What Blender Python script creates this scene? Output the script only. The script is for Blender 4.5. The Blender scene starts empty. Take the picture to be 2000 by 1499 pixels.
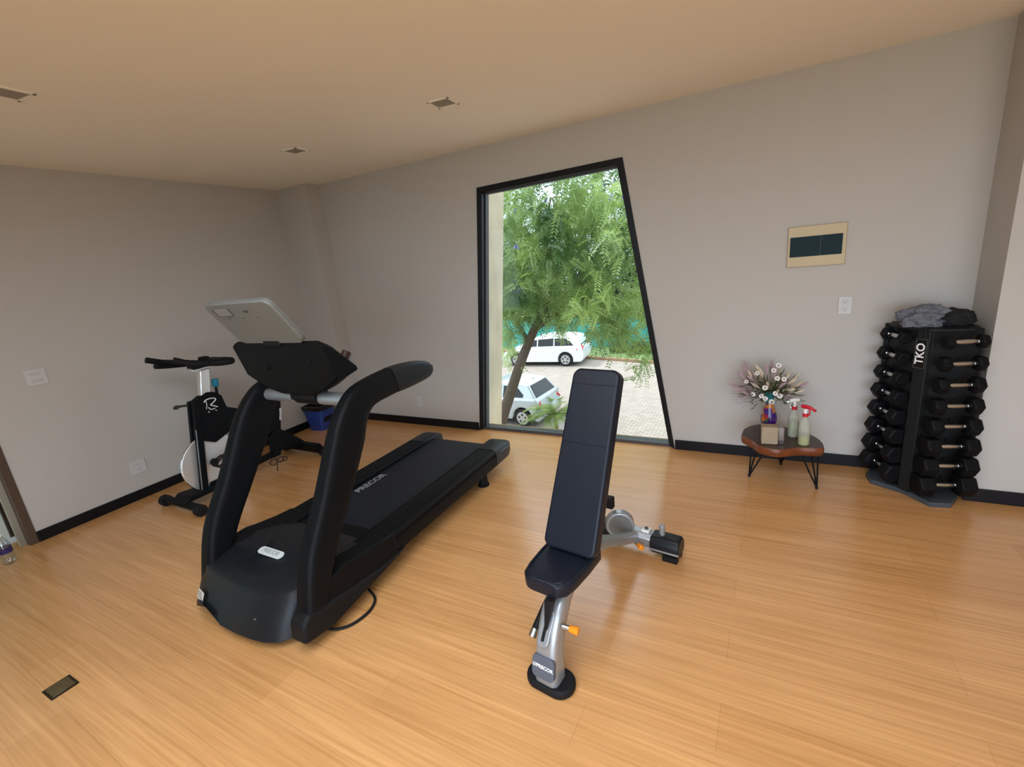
import bpy, bmesh, math, random
from mathutils import Vector, Matrix, noise
PI = math.pi
SC = bpy.context.scene
COL = SC.collection

# ------------------------------------------------------------------ camera, sky, sun, exposure
cam_d = bpy.data.cameras.new('camera')
cam = bpy.data.objects.new('camera', cam_d); COL.objects.link(cam)
cam_d.sensor_fit = 'HORIZONTAL'; cam_d.sensor_width = 36.0
cam_d.lens = 36.0 * 897.3 / 2000.0
cam_d.clip_start = 0.05; cam_d.clip_end = 300
cam.location = (0.0, -3.7528, 1.65)
cam.rotation_mode = 'XYZ'
cam.rotation_euler = (1.3107, 0.0971, 0.4782)
SC.camera = cam

SC.view_settings.view_transform = 'Standard'
SC.view_settings.look = 'None'
SC.view_settings.exposure = 0.9
SC.view_settings.gamma = 1.0
SC.view_settings.use_curve_mapping = False

world = bpy.data.worlds.new('sky'); SC.world = world
world.use_nodes = True
wn = world.node_tree.nodes; wl = world.node_tree.links
for n in list(wn): wn.remove(n)
w_out = wn.new('ShaderNodeOutputWorld'); w_bg = wn.new('ShaderNodeBackground')
w_tc = wn.new('ShaderNodeTexCoord'); w_sep = wn.new('ShaderNodeSeparateXYZ'); w_rmp = wn.new('ShaderNodeValToRGB')
wl.new(w_tc.outputs['Generated'], w_sep.inputs[0]); wl.new(w_sep.outputs['Z'], w_rmp.inputs[0])
w_rmp.color_ramp.elements[0].position = 0.0; w_rmp.color_ramp.elements[0].color = (0.66, 0.82, 1.0, 1)
w_rmp.color_ramp.elements[1].position = 0.6; w_rmp.color_ramp.elements[1].color = (0.86, 0.92, 1.0, 1)
wl.new(w_rmp.outputs[0], w_bg.inputs[0]); w_bg.inputs[1].default_value = 3.5
wl.new(w_bg.outputs[0], w_out.inputs[0])

sun_d = bpy.data.lights.new('sun', 'SUN'); sun_d.energy = 3.6; sun_d.angle = math.radians(3); sun_d.color = (1.0, 0.95, 0.86)
sun = bpy.data.objects.new('sun', sun_d); COL.objects.link(sun)
sun.rotation_euler = Vector((0.62, -0.05, -0.77)).to_track_quat('-Z', 'Y').to_euler()

def portal(name, loc, rot, sx, sy):
    d = bpy.data.lights.new(name, 'AREA'); d.shape = 'RECTANGLE'; d.size = sx; d.size_y = sy
    d.cycles.is_portal = True
    o = bpy.data.objects.new(name, d); COL.objects.link(o); o.location = loc; o.rotation_euler = rot
    return o
portal('portal_back', (1.1, -5.66, 1.15), (PI / 2, 0, 0), 4.4, 2.3)
portal('portal_left', (-4.78, -4.15, 1.15), (0, -PI / 2, 0), 2.3, 2.7)
portal('portal_added_rooflight', (-0.8, -3.925, 2.9), (0, 0, 0), 2.4, 2.15)
portal('portal_window', (-1.5, 0.25, 1.15), (-PI / 2, 0, 0), 2.0, 2.4)

# ------------------------------------------------------------------ materials
MATS = {}
def mat(name, col, rough=0.5, metal=0.0, spec=0.5, trans=0.0, ior=1.45, coat=0.0, emis=None, alpha=1.0, bump=None, var=None):
    if name in MATS: return MATS[name]
    m = bpy.data.materials.new(name); m.use_nodes = True; MATS[name] = m
    nt = m.node_tree; b = nt.nodes['Principled BSDF']
    b.inputs['Base Color'].default_value = (*col, 1); b.inputs['Roughness'].default_value = rough
    b.inputs['Metallic'].default_value = metal; b.inputs['Specular IOR Level'].default_value = spec
    b.inputs['Transmission Weight'].default_value = trans; b.inputs['IOR'].default_value = ior
    b.inputs['Coat Weight'].default_value = coat; b.inputs['Alpha'].default_value = alpha
    if var:      # (scale, amount) colour variation in object space
        tc = nt.nodes.new('ShaderNodeTexCoord'); nz = nt.nodes.new('ShaderNodeTexNoise'); mx = nt.nodes.new('ShaderNodeMix')
        nz.inputs['Scale'].default_value = var[0]; nz.inputs['Detail'].default_value = 4
        mx.data_type = 'RGBA'
        mx.inputs[6].default_value = (*[c * (1 - var[1]) for c in col], 1); mx.inputs[7].default_value = (*[min(1, c * (1 + var[1])) for c in col], 1)
        nt.links.new(tc.outputs['Object'], nz.inputs['Vector']); nt.links.new(nz.outputs['Fac'], mx.inputs[0]); nt.links.new(mx.outputs[2], b.inputs['Base Color'])
    if bump:     # (scale, strength)
        tc = nt.nodes.new('ShaderNodeTexCoord'); nz = nt.nodes.new('ShaderNodeTexNoise'); bp = nt.nodes.new('ShaderNodeBump')
        nz.inputs['Scale'].default_value = bump[0]; nz.inputs['Detail'].default_value = 3
        bp.inputs['Strength'].default_value = bump[1]; bp.inputs['Distance'].default_value = 0.005
        nt.links.new(tc.outputs['Object'], nz.inputs['Vector']); nt.links.new(nz.outputs['Fac'], bp.inputs['Height']); nt.links.new(bp.outputs[0], b.inputs['Normal'])
    return m

M_wall = mat('wall_paint', (0.50, 0.470, 0.432), 0.75, spec=0.2, bump=(60, 0.06))
M_ceil = mat('ceiling_paint', (0.88, 0.835, 0.755), 0.8, spec=0.2)
M_base = mat('black_baseboard', (0.004, 0.004, 0.006), 0.45, spec=0.3)
M_frame = mat('black_window_frame', (0.005, 0.005, 0.006), 0.4, spec=0.3)
M_bronze = mat('brown_aluminium', (0.10, 0.065, 0.045), 0.4, metal=0.3)
M_blk = mat('black_plastic', (0.0045, 0.0052, 0.006), 0.48, spec=0.13, bump=(400, 0.05))
M_blk2 = mat('matte_black_plastic', (0.006, 0.006, 0.007), 0.6, spec=0.25)
M_hood = mat('dark_hood_plastic', (0.008, 0.010, 0.013), 0.40, spec=0.35)
M_rub = mat('black_rubber', (0.007, 0.007, 0.008), 0.65, spec=0.25)
M_belt = mat('belt_rubber', (0.010, 0.014, 0.021), 0.5, spec=0.3, bump=(300, 0.15))
M_silver = mat('silver_paint', (0.36, 0.38, 0.40), 0.32, metal=0.55)
M_grey = mat('grey_plastic', (0.17, 0.175, 0.165), 0.42)
M_dgrey = mat('dark_grey_plastic', (0.06, 0.065, 0.07), 0.5)
M_white = mat('white_plastic', (0.8, 0.8, 0.78), 0.4)
M_chrome = mat('chrome', (0.75, 0.75, 0.74), 0.12, metal=1.0)
M_steel = mat('brushed_steel', (0.55, 0.55, 0.53), 0.3, metal=1.0)
M_pad = mat('black_vinyl', (0.007, 0.010, 0.018), 0.40, spec=0.3, bump=(180, 0.12))
M_orange = mat('orange_plastic', (0.85, 0.26, 0.01), 0.35)
M_ink = mat('white_lettering', (0.85, 0.85, 0.85), 0.5)
M_inkd = mat('dark_lettering', (0.12, 0.12, 0.12), 0.5)
M_teal = mat('teal_plastic', (0.01, 0.20, 0.30), 0.35)
M_red = mat('red_plastic', (0.55, 0.01, 0.03), 0.35)

def m_glass(name, tint, mixf=0.06, rough=0.0):
    m = bpy.data.materials.new(name); m.use_nodes = True; MATS[name] = m
    nt = m.node_tree
    for n in list(nt.nodes): nt.nodes.remove(n)
    o = nt.nodes.new('ShaderNodeOutputMaterial'); t = nt.nodes.new('ShaderNodeBsdfTransparent'); g = nt.nodes.new('ShaderNodeBsdfGlossy'); mx = nt.nodes.new('ShaderNodeMixShader')
    t.inputs[0].default_value = (*tint, 1); g.inputs['Roughness'].default_value = rough; mx.inputs[0].default_value = mixf
    nt.links.new(t.outputs[0], mx.inputs[1]); nt.links.new(g.outputs[0], mx.inputs[2]); nt.links.new(mx.outputs[0], o.inputs[0])
    return m
M_glass = m_glass('window_glass', (0.60, 0.615, 0.61), 0.008)
M_glass2 = m_glass('clear_glass', (0.93, 0.95, 0.94), 0.04)
M_bottle = m_glass('clear_plastic', (0.86, 0.88, 0.86), 0.18, 0.1)

def m_floor():
    m = bpy.data.materials.new('wood_floor'); m.use_nodes = True; nt = m.node_tree; N = nt.nodes; L = nt.links
    b = N['Principled BSDF']
    tc = N.new('ShaderNodeTexCoord')
    mp = N.new('ShaderNodeMapping'); mp.inputs['Rotation'].default_value = (0, 0, 0.03)
    L.new(tc.outputs['Object'], mp.inputs['Vector'])
    br = N.new('ShaderNodeTexBrick')       # planks 1.22 x 0.19 m
    br.inputs['Scale'].default_value = 1.0; br.inputs['Brick Width'].default_value = 1.22; br.inputs['Row Height'].default_value = 0.19
    br.inputs['Mortar Size'].default_value = 0.0007; br.inputs['Mortar Smooth'].default_value = 0.3; br.offset = 0.37; br.inputs['Bias'].default_value = 0.0
    br.inputs['Color1'].default_value = (0.62, 0.325, 0.122, 1); br.inputs['Color2'].default_value = (0.68, 0.368, 0.146, 1); br.inputs['Mortar'].default_value = (0.42, 0.22, 0.09, 1)
    L.new(mp.outputs[0], br.inputs['Vector'])
    def streak(sx, sy, det, lo, hi, c0, c1):
        mm = N.new('ShaderNodeMapping'); mm.inputs['Scale'].default_value = (sx, sy, 1); mm.inputs['Rotation'].default_value = (0, 0, 0.03)
        L.new(tc.outputs['Object'], mm.inputs['Vector'])
        nz = N.new('ShaderNodeTexNoise'); nz.inputs['Scale'].default_value = 1; nz.inputs['Detail'].default_value = det; nz.inputs['Roughness'].default_value = 0.6
        L.new(mm.outputs[0], nz.inputs['Vector'])
        rp = N.new('ShaderNodeValToRGB'); rp.color_ramp.elements[0].position = lo; rp.color_ramp.elements[1].position = hi
        rp.color_ramp.elements[0].color = (*c0, 1); rp.color_ramp.elements[1].color = (*c1, 1)
        L.new(nz.outputs['Fac'], rp.inputs[0]); return rp
    s1 = streak(1.6, 75, 4, 0.33, 0.66, (0.86, 0.80, 0.74), (1.06, 1.08, 1.12))
    s2 = streak(0.8, 16, 3, 0.30, 0.70, (0.88, 0.86, 0.82), (1.07, 1.07, 1.08))
    m1 = N.new('ShaderNodeMix'); m1.data_type = 'RGBA'; m1.blend_type = 'MULTIPLY'; m1.inputs[0].default_value = 1
    L.new(br.outputs['Color'], m1.inputs[6]); L.new(s1.outputs[0], m1.inputs[7])
    m2 = N.new('ShaderNodeMix'); m2.data_type = 'RGBA'; m2.blend_type = 'MULTIPLY'; m2.inputs[0].default_value = 1
    L.new(m1.outputs[2], m2.inputs[6]); L.new(s2.outputs[0], m2.inputs[7])
    L.new(m2.outputs[2], b.inputs['Base Color'])
    b.inputs['Roughness'].default_value = 0.22; b.inputs['Specular IOR Level'].default_value = 1.0
    bp = N.new('ShaderNodeBump'); bp.inputs['Strength'].default_value = 0.12; bp.inputs['Distance'].default_value = 0.002
    L.new(s1.outputs[0], bp.inputs['Height']); L.new(bp.outputs[0], b.inputs['Normal'])
    return m
M_floor = m_floor()

# ------------------------------------------------------------------ object helpers
ORG = {}
def tag(o, label=None, cat=None, group=None, kind=None):
    if label: o['label'] = label
    if cat: o['category'] = cat
    if group: o['group'] = group
    if kind: o['kind'] = kind
    return o
def root(name, loc, label, cat, group=None, rotz=0.0, world_coords=False):
    o = bpy.data.objects.new(name, None); COL.objects.link(o); o.empty_display_size = 0.1
    o.location = loc; o.rotation_euler = (0, 0, rotz)
    ORG[o.name] = Vector(loc) if world_coords else Vector((0, 0, 0))
    return tag(o, label, cat, group)
def obj(name, bm, m, parent=None, bevel=0.0, smooth=True, seg=2, sub=0, label=None, angle=40):
    off = ORG.get(parent.name, Vector((0, 0, 0))) if parent else Vector((0, 0, 0))
    if off.length > 0: bmesh.ops.translate(bm, vec=-off, verts=bm.verts[:])
    bmesh.ops.recalc_face_normals(bm, faces=bm.faces[:])
    me = bpy.data.meshes.new(name); bm.to_mesh(me); bm.free()
    if m: me.materials.append(m)
    o = bpy.data.objects.new(name, me); COL.objects.link(o)
    if parent: o.parent = parent; ORG[o.name] = off
    if smooth:
        for p in me.polygons: p.use_smooth = True
        try: me.set_sharp_from_angle(angle=math.radians(angle))
        except Exception: pass
    if bevel > 0:
        md = o.modifiers.new('bevel', 'BEVEL'); md.width = bevel; md.segments = seg; md.limit_method = 'ANGLE'; md.angle_limit = math.radians(35); md.harden_normals = False
    if sub:
        md = o.modifiers.new('subd', 'SUBSURF'); md.levels = sub; md.render_levels = sub
    if label: o['label'] = label
    return o
def B(): return bmesh.new()
def box(bm, c, s, rz=0.0, M=None):
    r = bmesh.ops.create_cube(bm, size=1.0); vs = r['verts']
    bmesh.ops.scale(bm, vec=s, verts=vs)
    if rz: bmesh.ops.rotate(bm, cent=(0, 0, 0), matrix=Matrix.Rotation(rz, 3, 'Z'), verts=vs)
    if M: bmesh.ops.transform(bm, matrix=M, verts=vs)
    bmesh.ops.translate(bm, vec=c, verts=vs); return vs
def bx(bm, x0, x1, y0, y1, z0, z1): return box(bm, ((x0 + x1) / 2, (y0 + y1) / 2, (z0 + z1) / 2), (abs(x1 - x0), abs(y1 - y0), abs(z1 - z0)))
def prism(bm, poly, axis, a, b):
    def P(p, t):
        if axis == 'x': return (t, p[0], p[1])
        if axis == 'y': return (p[0], t, p[1])
        return (p[0], p[1], t)
    v0 = [bm.verts.new(P(p, a)) for p in poly]; v1 = [bm.verts.new(P(p, b)) for p in poly]
    n = len(poly); bm.faces.new(v0); bm.faces.new(list(reversed(v1)))
    for i in range(n): bm.faces.new((v0[i], v1[i], v1[(i + 1) % n], v0[(i + 1) % n]))
    return v0 + v1
def loft(bm, rings, caps=True, closed=True):
    R = [[bm.verts.new(p) for p in r] for r in rings]; n = len(R[0])
    for a, b in zip(R, R[1:]):
        for i in range(n if closed else n - 1): bm.faces.new((a[i], b[i], b[(i + 1) % n], a[(i + 1) % n]))
    if caps: bm.faces.new(R[0]); bm.faces.new(list(reversed(R[-1])))
    return R
def tube(bm, pts, r, seg=10, caps=True, flat=None):
    pts = [Vector(p) for p in pts]; rings = []; up = None
    for i, p in enumerate(pts):
        t = (pts[min(i + 1, len(pts) - 1)] - pts[max(i - 1, 0)]).normalized()
        if up is None: up = Vector((0, 0, 1)) if abs(t.z) < 0.9 else Vector((0, 1, 0))
        s = t.cross(up).normalized(); up = s.cross(t).normalized()
        rr = r[i] if isinstance(r, (list, tuple)) else r
        fu, fs = flat if flat else (1, 1)
        rings.append([p + s * math.cos(k * 2 * PI / seg) * rr * fs + up * math.sin(k * 2 * PI / seg) * rr * fu for k in range(seg)])
    loft(bm, rings, caps)
def lathe(bm, prof, c=(0, 0, 0), seg=24):
    c = Vector(c)
    rings = [[c + Vector((r * math.cos(k * 2 * PI / seg), r * math.sin(k * 2 * PI / seg), z)) for k in range(seg)] for r, z in prof]
    loft(bm, rings)
def disc(bm, c, ax, r, h, seg=32):
    ax = Vector(ax).normalized(); tube(bm, [Vector(c) - ax * h / 2, Vector(c) + ax * h / 2], r, seg)
def smooth_pts(pts, n=6):
    P = [Vector(p) for p in pts]; out = []
    for i in range(len(P) - 1):
        p0 = P[max(i - 1, 0)]; p1 = P[i]; p2 = P[i + 1]; p3 = P[min(i + 2, len(P) - 1)]
        for k in range(n):
            t = k / n
            out.append(0.5 * ((2 * p1) + (p2 - p0) * t + (2 * p0 - 5 * p1 + 4 * p2 - p3) * t * t + (3 * p1 - p0 - 3 * p2 + p3) * t ** 3))
    out.append(P[-1]); return out
def rrect(w, h, r, n=5):
    out = []
    for cx, cy, a0 in ((w / 2 - r, h / 2 - r, 0), (-w / 2 + r, h / 2 - r, PI / 2), (-w / 2 + r, -h / 2 + r, PI), (w / 2 - r, -h / 2 + r, 1.5 * PI)):
        for k in range(n + 1):
            a = a0 + k * PI / 2 / n; out.append((cx + r * math.cos(a), cy + r * math.sin(a)))
    return out
def text(name, s, size, M, m, parent, depth=0.0015, bold=True):
    cu = bpy.data.curves.new(name, 'FONT'); cu.body = s; cu.size = size; cu.extrude = depth; cu.align_x = 'CENTER'; cu.align_y = 'CENTER'
    if bold: cu.offset = size * 0.02
    t = bpy.data.objects.new(name + '_tmp', cu); COL.objects.link(t)
    dg = bpy.context.evaluated_depsgraph_get(); dg.update()
    me = bpy.data.meshes.new_from_object(t.evaluated_get(dg)); bpy.data.objects.remove(t)
    bm = B(); bm.from_mesh(me); bpy.data.meshes.remove(me)
    bmesh.ops.transform(bm, matrix=M, verts=bm.verts[:])
    return obj(name, bm, m, parent, smooth=False)
def frame_M(o, xdir, ydir):
    x = Vector(xdir).normalized(); y = Vector(ydir); y = (y - x * y.dot(x)).normalized(); z = x.cross(y)
    m = Matrix((x, y, z)).transposed().to_4x4(); m.translation = Vector(o); return m
def struct(name, bm, m, bevel=0.0, parent=None, smooth=False):
    o = obj(name, bm, m, parent, bevel, smooth)
    if not parent: o['kind'] = 'structure'
    return o
def copy_tree(o, parent=None):
    c = o.copy(); COL.objects.link(c); c.parent = parent
    for ch in list(o.children): copy_tree(ch, c)
    return c

# ------------------------------------------------------------------ room shell
H = 2.627; XL = -4.614; XR = 1.147; XE = 4.6; YB = -5.6; YD = -0.339
# outline of the slanted window opening in the wall y = 0
WTL = (-2.222, 2.303); WTR = (-0.934, 2.321); WBR = (-0.575, 0.0); WBL = (-2.500, 0.0)
b = B(); bx(b, XL - 0.3, XE + 0.3, YB - 0.3, 0.2, -0.25, 0.0); struct('floor', b, M_floor)
SKX0, SKX1, SKY0, SKY1 = -2.0, 0.4, -5.0, -2.85          # unseen roof opening behind the camera, added to brighten the floor
b = B(); bx(b, XL - 0.3, XE + 0.3, SKY1, 0.25, H, H + 0.25); bx(b, XL - 0.3, XE + 0.3, YB - 0.3, SKY0, H, H + 0.25)
bx(b, XL - 0.3, SKX0, SKY0, SKY1, H, H + 0.25); bx(b, SKX1, XE + 0.3, SKY0, SKY1, H, H + 0.25); struct('ceiling', b, M_ceil)
b = B(); bx(b, XL - 2.2, XL - 0.3, -7.0, 0.25, H - 0.15, H + 0.1); struct('added_sun_eave', b, M_ceil)  # unseen eave added to block direct sun through the left door
b = B()
for quad in (((XL - 0.2, 0), WBL, WTL, (XL - 0.2, H)), ((XL - 0.2, H), WTL, WTR, (XE, H)), (WTR, (XE, H), (XE, 0), WBR)):
    prism(b, list(quad), 'y', 0.0, 0.2)
bmesh.ops.remove_doubles(b, verts=b.verts[:], dist=1e-5)
struct('wall_front', b, M_wall)
b = B(); bx(b, XL - 0.2, XL, -2.80, 0.0, 0, H); bx(b, XL - 0.2, XL, YB, -2.80, 2.35, H); struct('wall_left', b, M_wall)
b = B(); bx(b, XE, XE + 0.2, YB, 0.2, 0, H); struct('wall_right', b, M_wall)
b = B(); bx(b, XL - 0.2, XE + 0.2, YB - 0.2, YB, 2.3, H); bx(b, XL - 0.2, -1.1, YB - 0.2, YB, 0, 2.58); bx(b, 3.3, XE + 0.2, YB - 0.2, YB, 0, 2.58); struct('wall_back', b, M_wall)
b = B(); bx(b, XL, -4.153, -0.18, 0.0, 0, H); struct('wall_pilaster', b, M_wall)
b = B(); bx(b, XR, XE, YD, 0.0, 0, H); struct('wall_front_return', b, M_wall)
# baseboards
def base(name, x0, x1, y0, y1):
    b = B(); bx(b, x0, x1, y0, y1, 0, 0.082); struct(name, b, M_base, 0.002)
base('baseboard_left', XL, XL + 0.014, -2.80, -0.18)
base('baseboard_pilaster', XL + 0.014, -4.139, -0.194, -0.18)
base('baseboard_front', -4.153, WBL[0] - 0.005, -0.014, 0.0)
base('baseboard_front_middle', WBR[0] + 0.004, XR, -0.014, 0.0)
base('baseboard_return', XR - 0.014, XE, YD - 0.014, YD)
base('baseboard_right', XE - 0.014, XE, YB, YD)

# window_1: black frame, pane
wr = bpy.data.objects.new('window_1', None); COL.objects.link(wr); wr['kind'] = 'structure'; ORG['window_1'] = Vector((0, 0, 0))
def lerp(a, c, t): return (a[0] + (c[0] - a[0]) * t, a[1] + (c[1] - a[1]) * t)
ins = 0.048
OUT = [WBL, WBR, WTR, WTL]
INN = [(WBL[0] + ins, 0.03), (WBR[0] - ins * 0.9, 0.03), (WTR[0] - ins * 0.9, WTR[1] - ins), (WTL[0] + ins, WTL[1] - ins)]
b = B()
for i in range(1, 4):
    j = (i + 1) % 4
    prism(b, [OUT[i], OUT[j], INN[j], INN[i]], 'y', -0.012, 0.10)
obj('window_frame', b, M_frame, wr, 0.003, smooth=False)
b = B(); prism(b, [OUT[0], OUT[1], INN[1], INN[0]], 'y', 0.03, 0.12); obj('window_sill', b, mat('grey_sill', (0.10, 0.11, 0.13), 0.3, metal=0.5), wr, 0.003, smooth=False)
IN2 = [(INN[0][0] + 0.012, 0.03), (INN[1][0] - 0.004, 0.03), (INN[2][0] - 0.004, INN[2][1] - 0.012), (INN[3][0] + 0.012, INN[3][1] - 0.012)]
b = B(); prism(b, [INN[3], INN[0], IN2[0], IN2[3]], 'y', 0.04, 0.09); prism(b, [INN[2], INN[3], IN2[3], IN2[2]], 'y', 0.04, 0.09)
obj('glazing_bead', b, M_dgrey, wr, 0.001, smooth=False)
b = B(); prism(b, INN, 'y', 0.060, 0.066); obj('pane', b, M_glass, wr, smooth=False)

# glazed door on the left, brown aluminium frame
dr = bpy.data.objects.new('door_1', None); COL.objects.link(dr); dr['kind'] = 'structure'; ORG['door_1'] = Vector((0, 0, 0))
b = B()
for y0, y1 in ((-2.85, -2.80), (-4.24, -4.19), (-5.60, -5.55)): bx(b, XL - 0.12, XL + 0.012, y0, y1, 0, 2.35)
bx(b, XL - 0.12, XL + 0.012, -5.60, -2.80, 2.30, 2.35)
obj('door_frame', b, M_bronze, dr, 0.003, smooth=False)
b = B(); bx(b, XL - 0.085, XL - 0.045, -2.885, -2.85, 0, 2.3); bx(b, XL - 0.085, XL - 0.045, -4.19, -4.155, 0.0, 2.3); obj('door_stile', b, mat('beige_seal', (0.30, 0.28, 0.22), 0.5), dr, 0.002, smooth=False)
b = B(); bx(b, XL - 0.067, XL - 0.061, -4.19, -2.85, 0.0, 2.3); bx(b, XL - 0.067, XL - 0.061, -5.55, -4.24, 0.0, 2.3); obj('pane', b, M_glass2, dr, smooth=False)
# unseen back glazing, added and sized for the daylight it lets in
wb = bpy.data.objects.new('added_window', None); COL.objects.link(wb); wb['kind'] = 'structure'; ORG['added_window'] = Vector((0, 0, 0))
b = B()
for x in (-1.1, 1.1, 3.25): bx(b, x, x + 0.05, YB - 0.12, YB - 0.04, 0, 2.3)
bx(b, -1.1, 3.3, YB - 0.12, YB - 0.04, 2.26, 2.30)
obj('window_frame', b, M_frame, wb, smooth=False)

# downlights, wall plates
M_lamp = mat('downlight_glass', (0.28, 0.25, 0.20), 0.4)
for x, y, lb in ((-1.746, -1.10, 'square recessed ceiling downlight nearest the window, with a pale trim ring'),
                 (-3.165, -1.053, 'square recessed ceiling downlight near the far left corner column'),
                 (-3.10, -2.66, 'square recessed ceiling downlight at the left edge of the photo')):
    t = root('ceiling_light', (x, y, H), lb, 'ceiling light', 'square recessed ceiling downlights', rotz=0.1)
    b = B(); s = 0.075
    for a0, a1, c0, c1 in ((-s, s, -s, -s + 0.014), (-s, s, s - 0.014, s), (-s, -s + 0.014, -s, s), (s - 0.014, s, -s, s)): bx(b, a0, a1, c0, c1, -0.007, 0)
    obj('trim_ring', b, M_ceil, t, smooth=False)
    b = B(); bx(b, -0.06, 0.06, -0.06, 0.06, -0.003, 0); obj('lens', b, M_lamp, t, smooth=False)

M_plate = mat('plate_plastic', (.56, .55, .53), .45)
def plate(name, loc, facing, w, h, label, kind):
    # facing: 'y' on the window wall, 'x' on the left wall
    t = root(name, loc, label, 'wall outlet' if kind == 'outlet' else 'wall plate')
    rot = 0 if facing == 'y' else PI / 2
    t.rotation_euler = (0, 0, rot)
    b = B(); box(b, (0, -0.004, 0), (w, 0.008, h)); obj('cover_plate', b, M_plate, t, 0.002)
    if kind == 'outlet':
        for dz in (h * 0.2, -h * 0.2):
            b = B(); box(b, (0, -0.0095, dz), (w * 0.48, 0.003, h * 0.28)); r = obj('receptacle', b, M_plate, t, 0.001)
            b = B(); box(b, (-0.008, -0.0112, dz + 0.004), (0.003, 0.001, 0.010)); box(b, (0.008, -0.0112, dz + 0.004), (0.003, 0.001, 0.008)); disc(b, (0, -0.0112, dz - 0.009), (0, 1, 0), 0.003, 0.001, 10)
            obj('slot', b, M_inkd, r, smooth=False)
    else:
        for dz in (-h * 0.22, h * 0.22):
            b = B(); box(b, (0, -0.0095, dz), (w * 0.5, 0.004, h * 0.16)); obj('module', b, mat('ivory_plastic', (0.50, 0.49, 0.46), 0.4), t, 0.001)
    return t
plate('wall_outlet', (0.513, 0, 1.152), 'y', 0.075, 0.118, 'white duplex wall outlet below the electrical panel, beside the dumbbell rack', 'outlet')
plate('wall_outlet', (-3.243, 0, 0.268), 'y', 0.072, 0.115, 'small wall outlet low on the window wall between treadmill handle and window', 'outlet')
plate('wall_outlet', (XL, -2.093, 0.277), 'x', 0.115, 0.118, 'low white wall outlet on the left wall just above the baseboard beside the bike', 'outlet')
plate('switch_plate', (XL, -2.501, 1.176), 'x', 0.118, 0.118, 'white switch plate on the left wall above and left of the exercise bike', 'switch')

t = root('electrical_panel', (0.327, 0, 1.555), 'cream electrical panel box with smoked green window, on the wall above the table', 'electrical panel')
b = B(); box(b, (0, -0.010, 0), (0.325, 0.020, 0.262)); obj('panel_frame', b, mat('cream_plastic', (0.52, 0.41, 0.23), 0.4), t, 0.004)
b = B(); box(b, (-0.004, -0.0225, 0), (0.290, 0.007, 0.128)); lid = obj('panel_door', b, mat('smoked_green', (0.003, 0.014, 0.016), 0.25, spec=.08), t, 0.002)
b = B(); box(b, (0.022, -0.0265, 0), (0.002, 0.002, 0.125)); obj('seam', b, M_dgrey, lid, smooth=False)

t = root('floor_socket', (-2.712, -3.304, 0.0), 'small bronze floor socket plate set in the wood floor at lower left', 'floor socket')
b = B(); box(b, (0, 0, 0.002), (0.107, 0.098, 0.004)); obj('cover_plate', b, mat('dark_bronze', (0.03, 0.018, 0.008), 0.45, metal=0.4), t, 0.001)
b = B(); box(b, (0, 0, 0.005), (0.086, 0.078, 0.003)); obj('hinged_lid', b, mat('aged_brass', (0.16, 0.12, 0.06), 0.4, metal=0.6, var=(60, 0.5)), t, 0.001)

# ------------------------------------------------------------------ treadmill (built in room coordinates, front towards the camera)
TX = -2.19
tm = root('treadmill', (TX, -1.76, 0), 'large black treadmill with grey screen and curved side uprights, facing the window', 'treadmill', world_coords=True)
# motor hood
outl = []
for x, y in [(-.45, -2.20), (-.455, -2.40), (-.458, -2.58), (-.458, -2.68), (-.445, -2.737), (-.40, -2.770), (-.33, -2.790), (-.23, -2.802), (-.12, -2.808), (0, -2.811), (.12, -2.806), (.20, -2.795), (.27, -2.770), (.31, -2.725), (.33, -2.66), (.335, -2.50), (.335, -2.40), (.335, -2.20)]:
    outl.append((TX + x, y))
def hz(y):      # height of the hood's top above the floor
    P = [(-2.83, .228), (-2.72, .236), (-2.60, .266), (-2.50, .288), (-2.38, .285), (-2.20, .235)]
    for (a, za), (c, zc) in zip(P, P[1:]):
        if y <= c: return za + (zc - za) * max(0, (y - a)) / (c - a)
    return P[-1][1]
b = B()
def hring(z, k, drop=0.0):
    cx, cy = TX - .01, -2.45
    return [Vector((cx + (x - cx) * k, cy + (y - cy) * (k if y < cy else 1), (hz(y) + drop) if z is None else z)) for x, y in outl]
low = [Vector((x, y, (0.115 if -.35 < x - TX < -.20 and y < -2.7 else 0.045))) for x, y in outl]
inl = [Vector((TX + (v.x - TX) * .96, -2.45 + (v.y + 2.45) * .96, v.z - .012)) for v in low]
def bk_(y): return y + .095 * min(1, max(0, (-2.56 - y) / .2))
def lean(z, t_): return [Vector((x, y + (bk_(y) - y) * t_, z if z else hz(bk_(y)) - .028 * (1 - t_) / .16 if t_ < 1 else hz(bk_(y)) - .004)) for x, y in outl]
rings = [inl, low, lean(.10, .25), lean(.16, .58), lean(.205, .88), lean(None, 1.0)]
outl = [(TX - .055 + (x - TX + .055) * .985, bk_(y) + (.012 if y < -2.56 else 0)) for x, y in outl]
rings.append([Vector((x, y, hz(y) + .001)) for x, y in outl])
for k in (.8, .6, .4, .2): 
    rr = []
    for x, y in outl:
        X = TX - .055 + (x - TX + .055) * k; rr.append(Vector((X, y if y > -2.45 else -2.45 + (y + 2.45) * (.75 + .25 * k), 0)))
    for v in rr: v.z = hz(v.y) + .008 * (1 - k)
    rings.append(rr)
loft(b, rings)
hood = obj('motor_hood', b, M_hood, tm, 0.002)
b = B(); M = frame_M((TX - .035, -2.525, 0.2935), (1, 0, .0), (0, 1, .17))
vs = prism(b, rrect(.185, .046, .021), 'z', -.004, .004); bmesh.ops.transform(b, matrix=M, verts=b.verts[:])
pl = obj('name_plate', b, mat('silver_badge', (.62, .66, .66), .35), hood, 0.001)
text('lettering', 'PRECOR', .034, M @ Matrix.Translation((0, 0, .0045)), mat('badge_grey', (.30, .33, .33), .4), pl, .0006)
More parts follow.
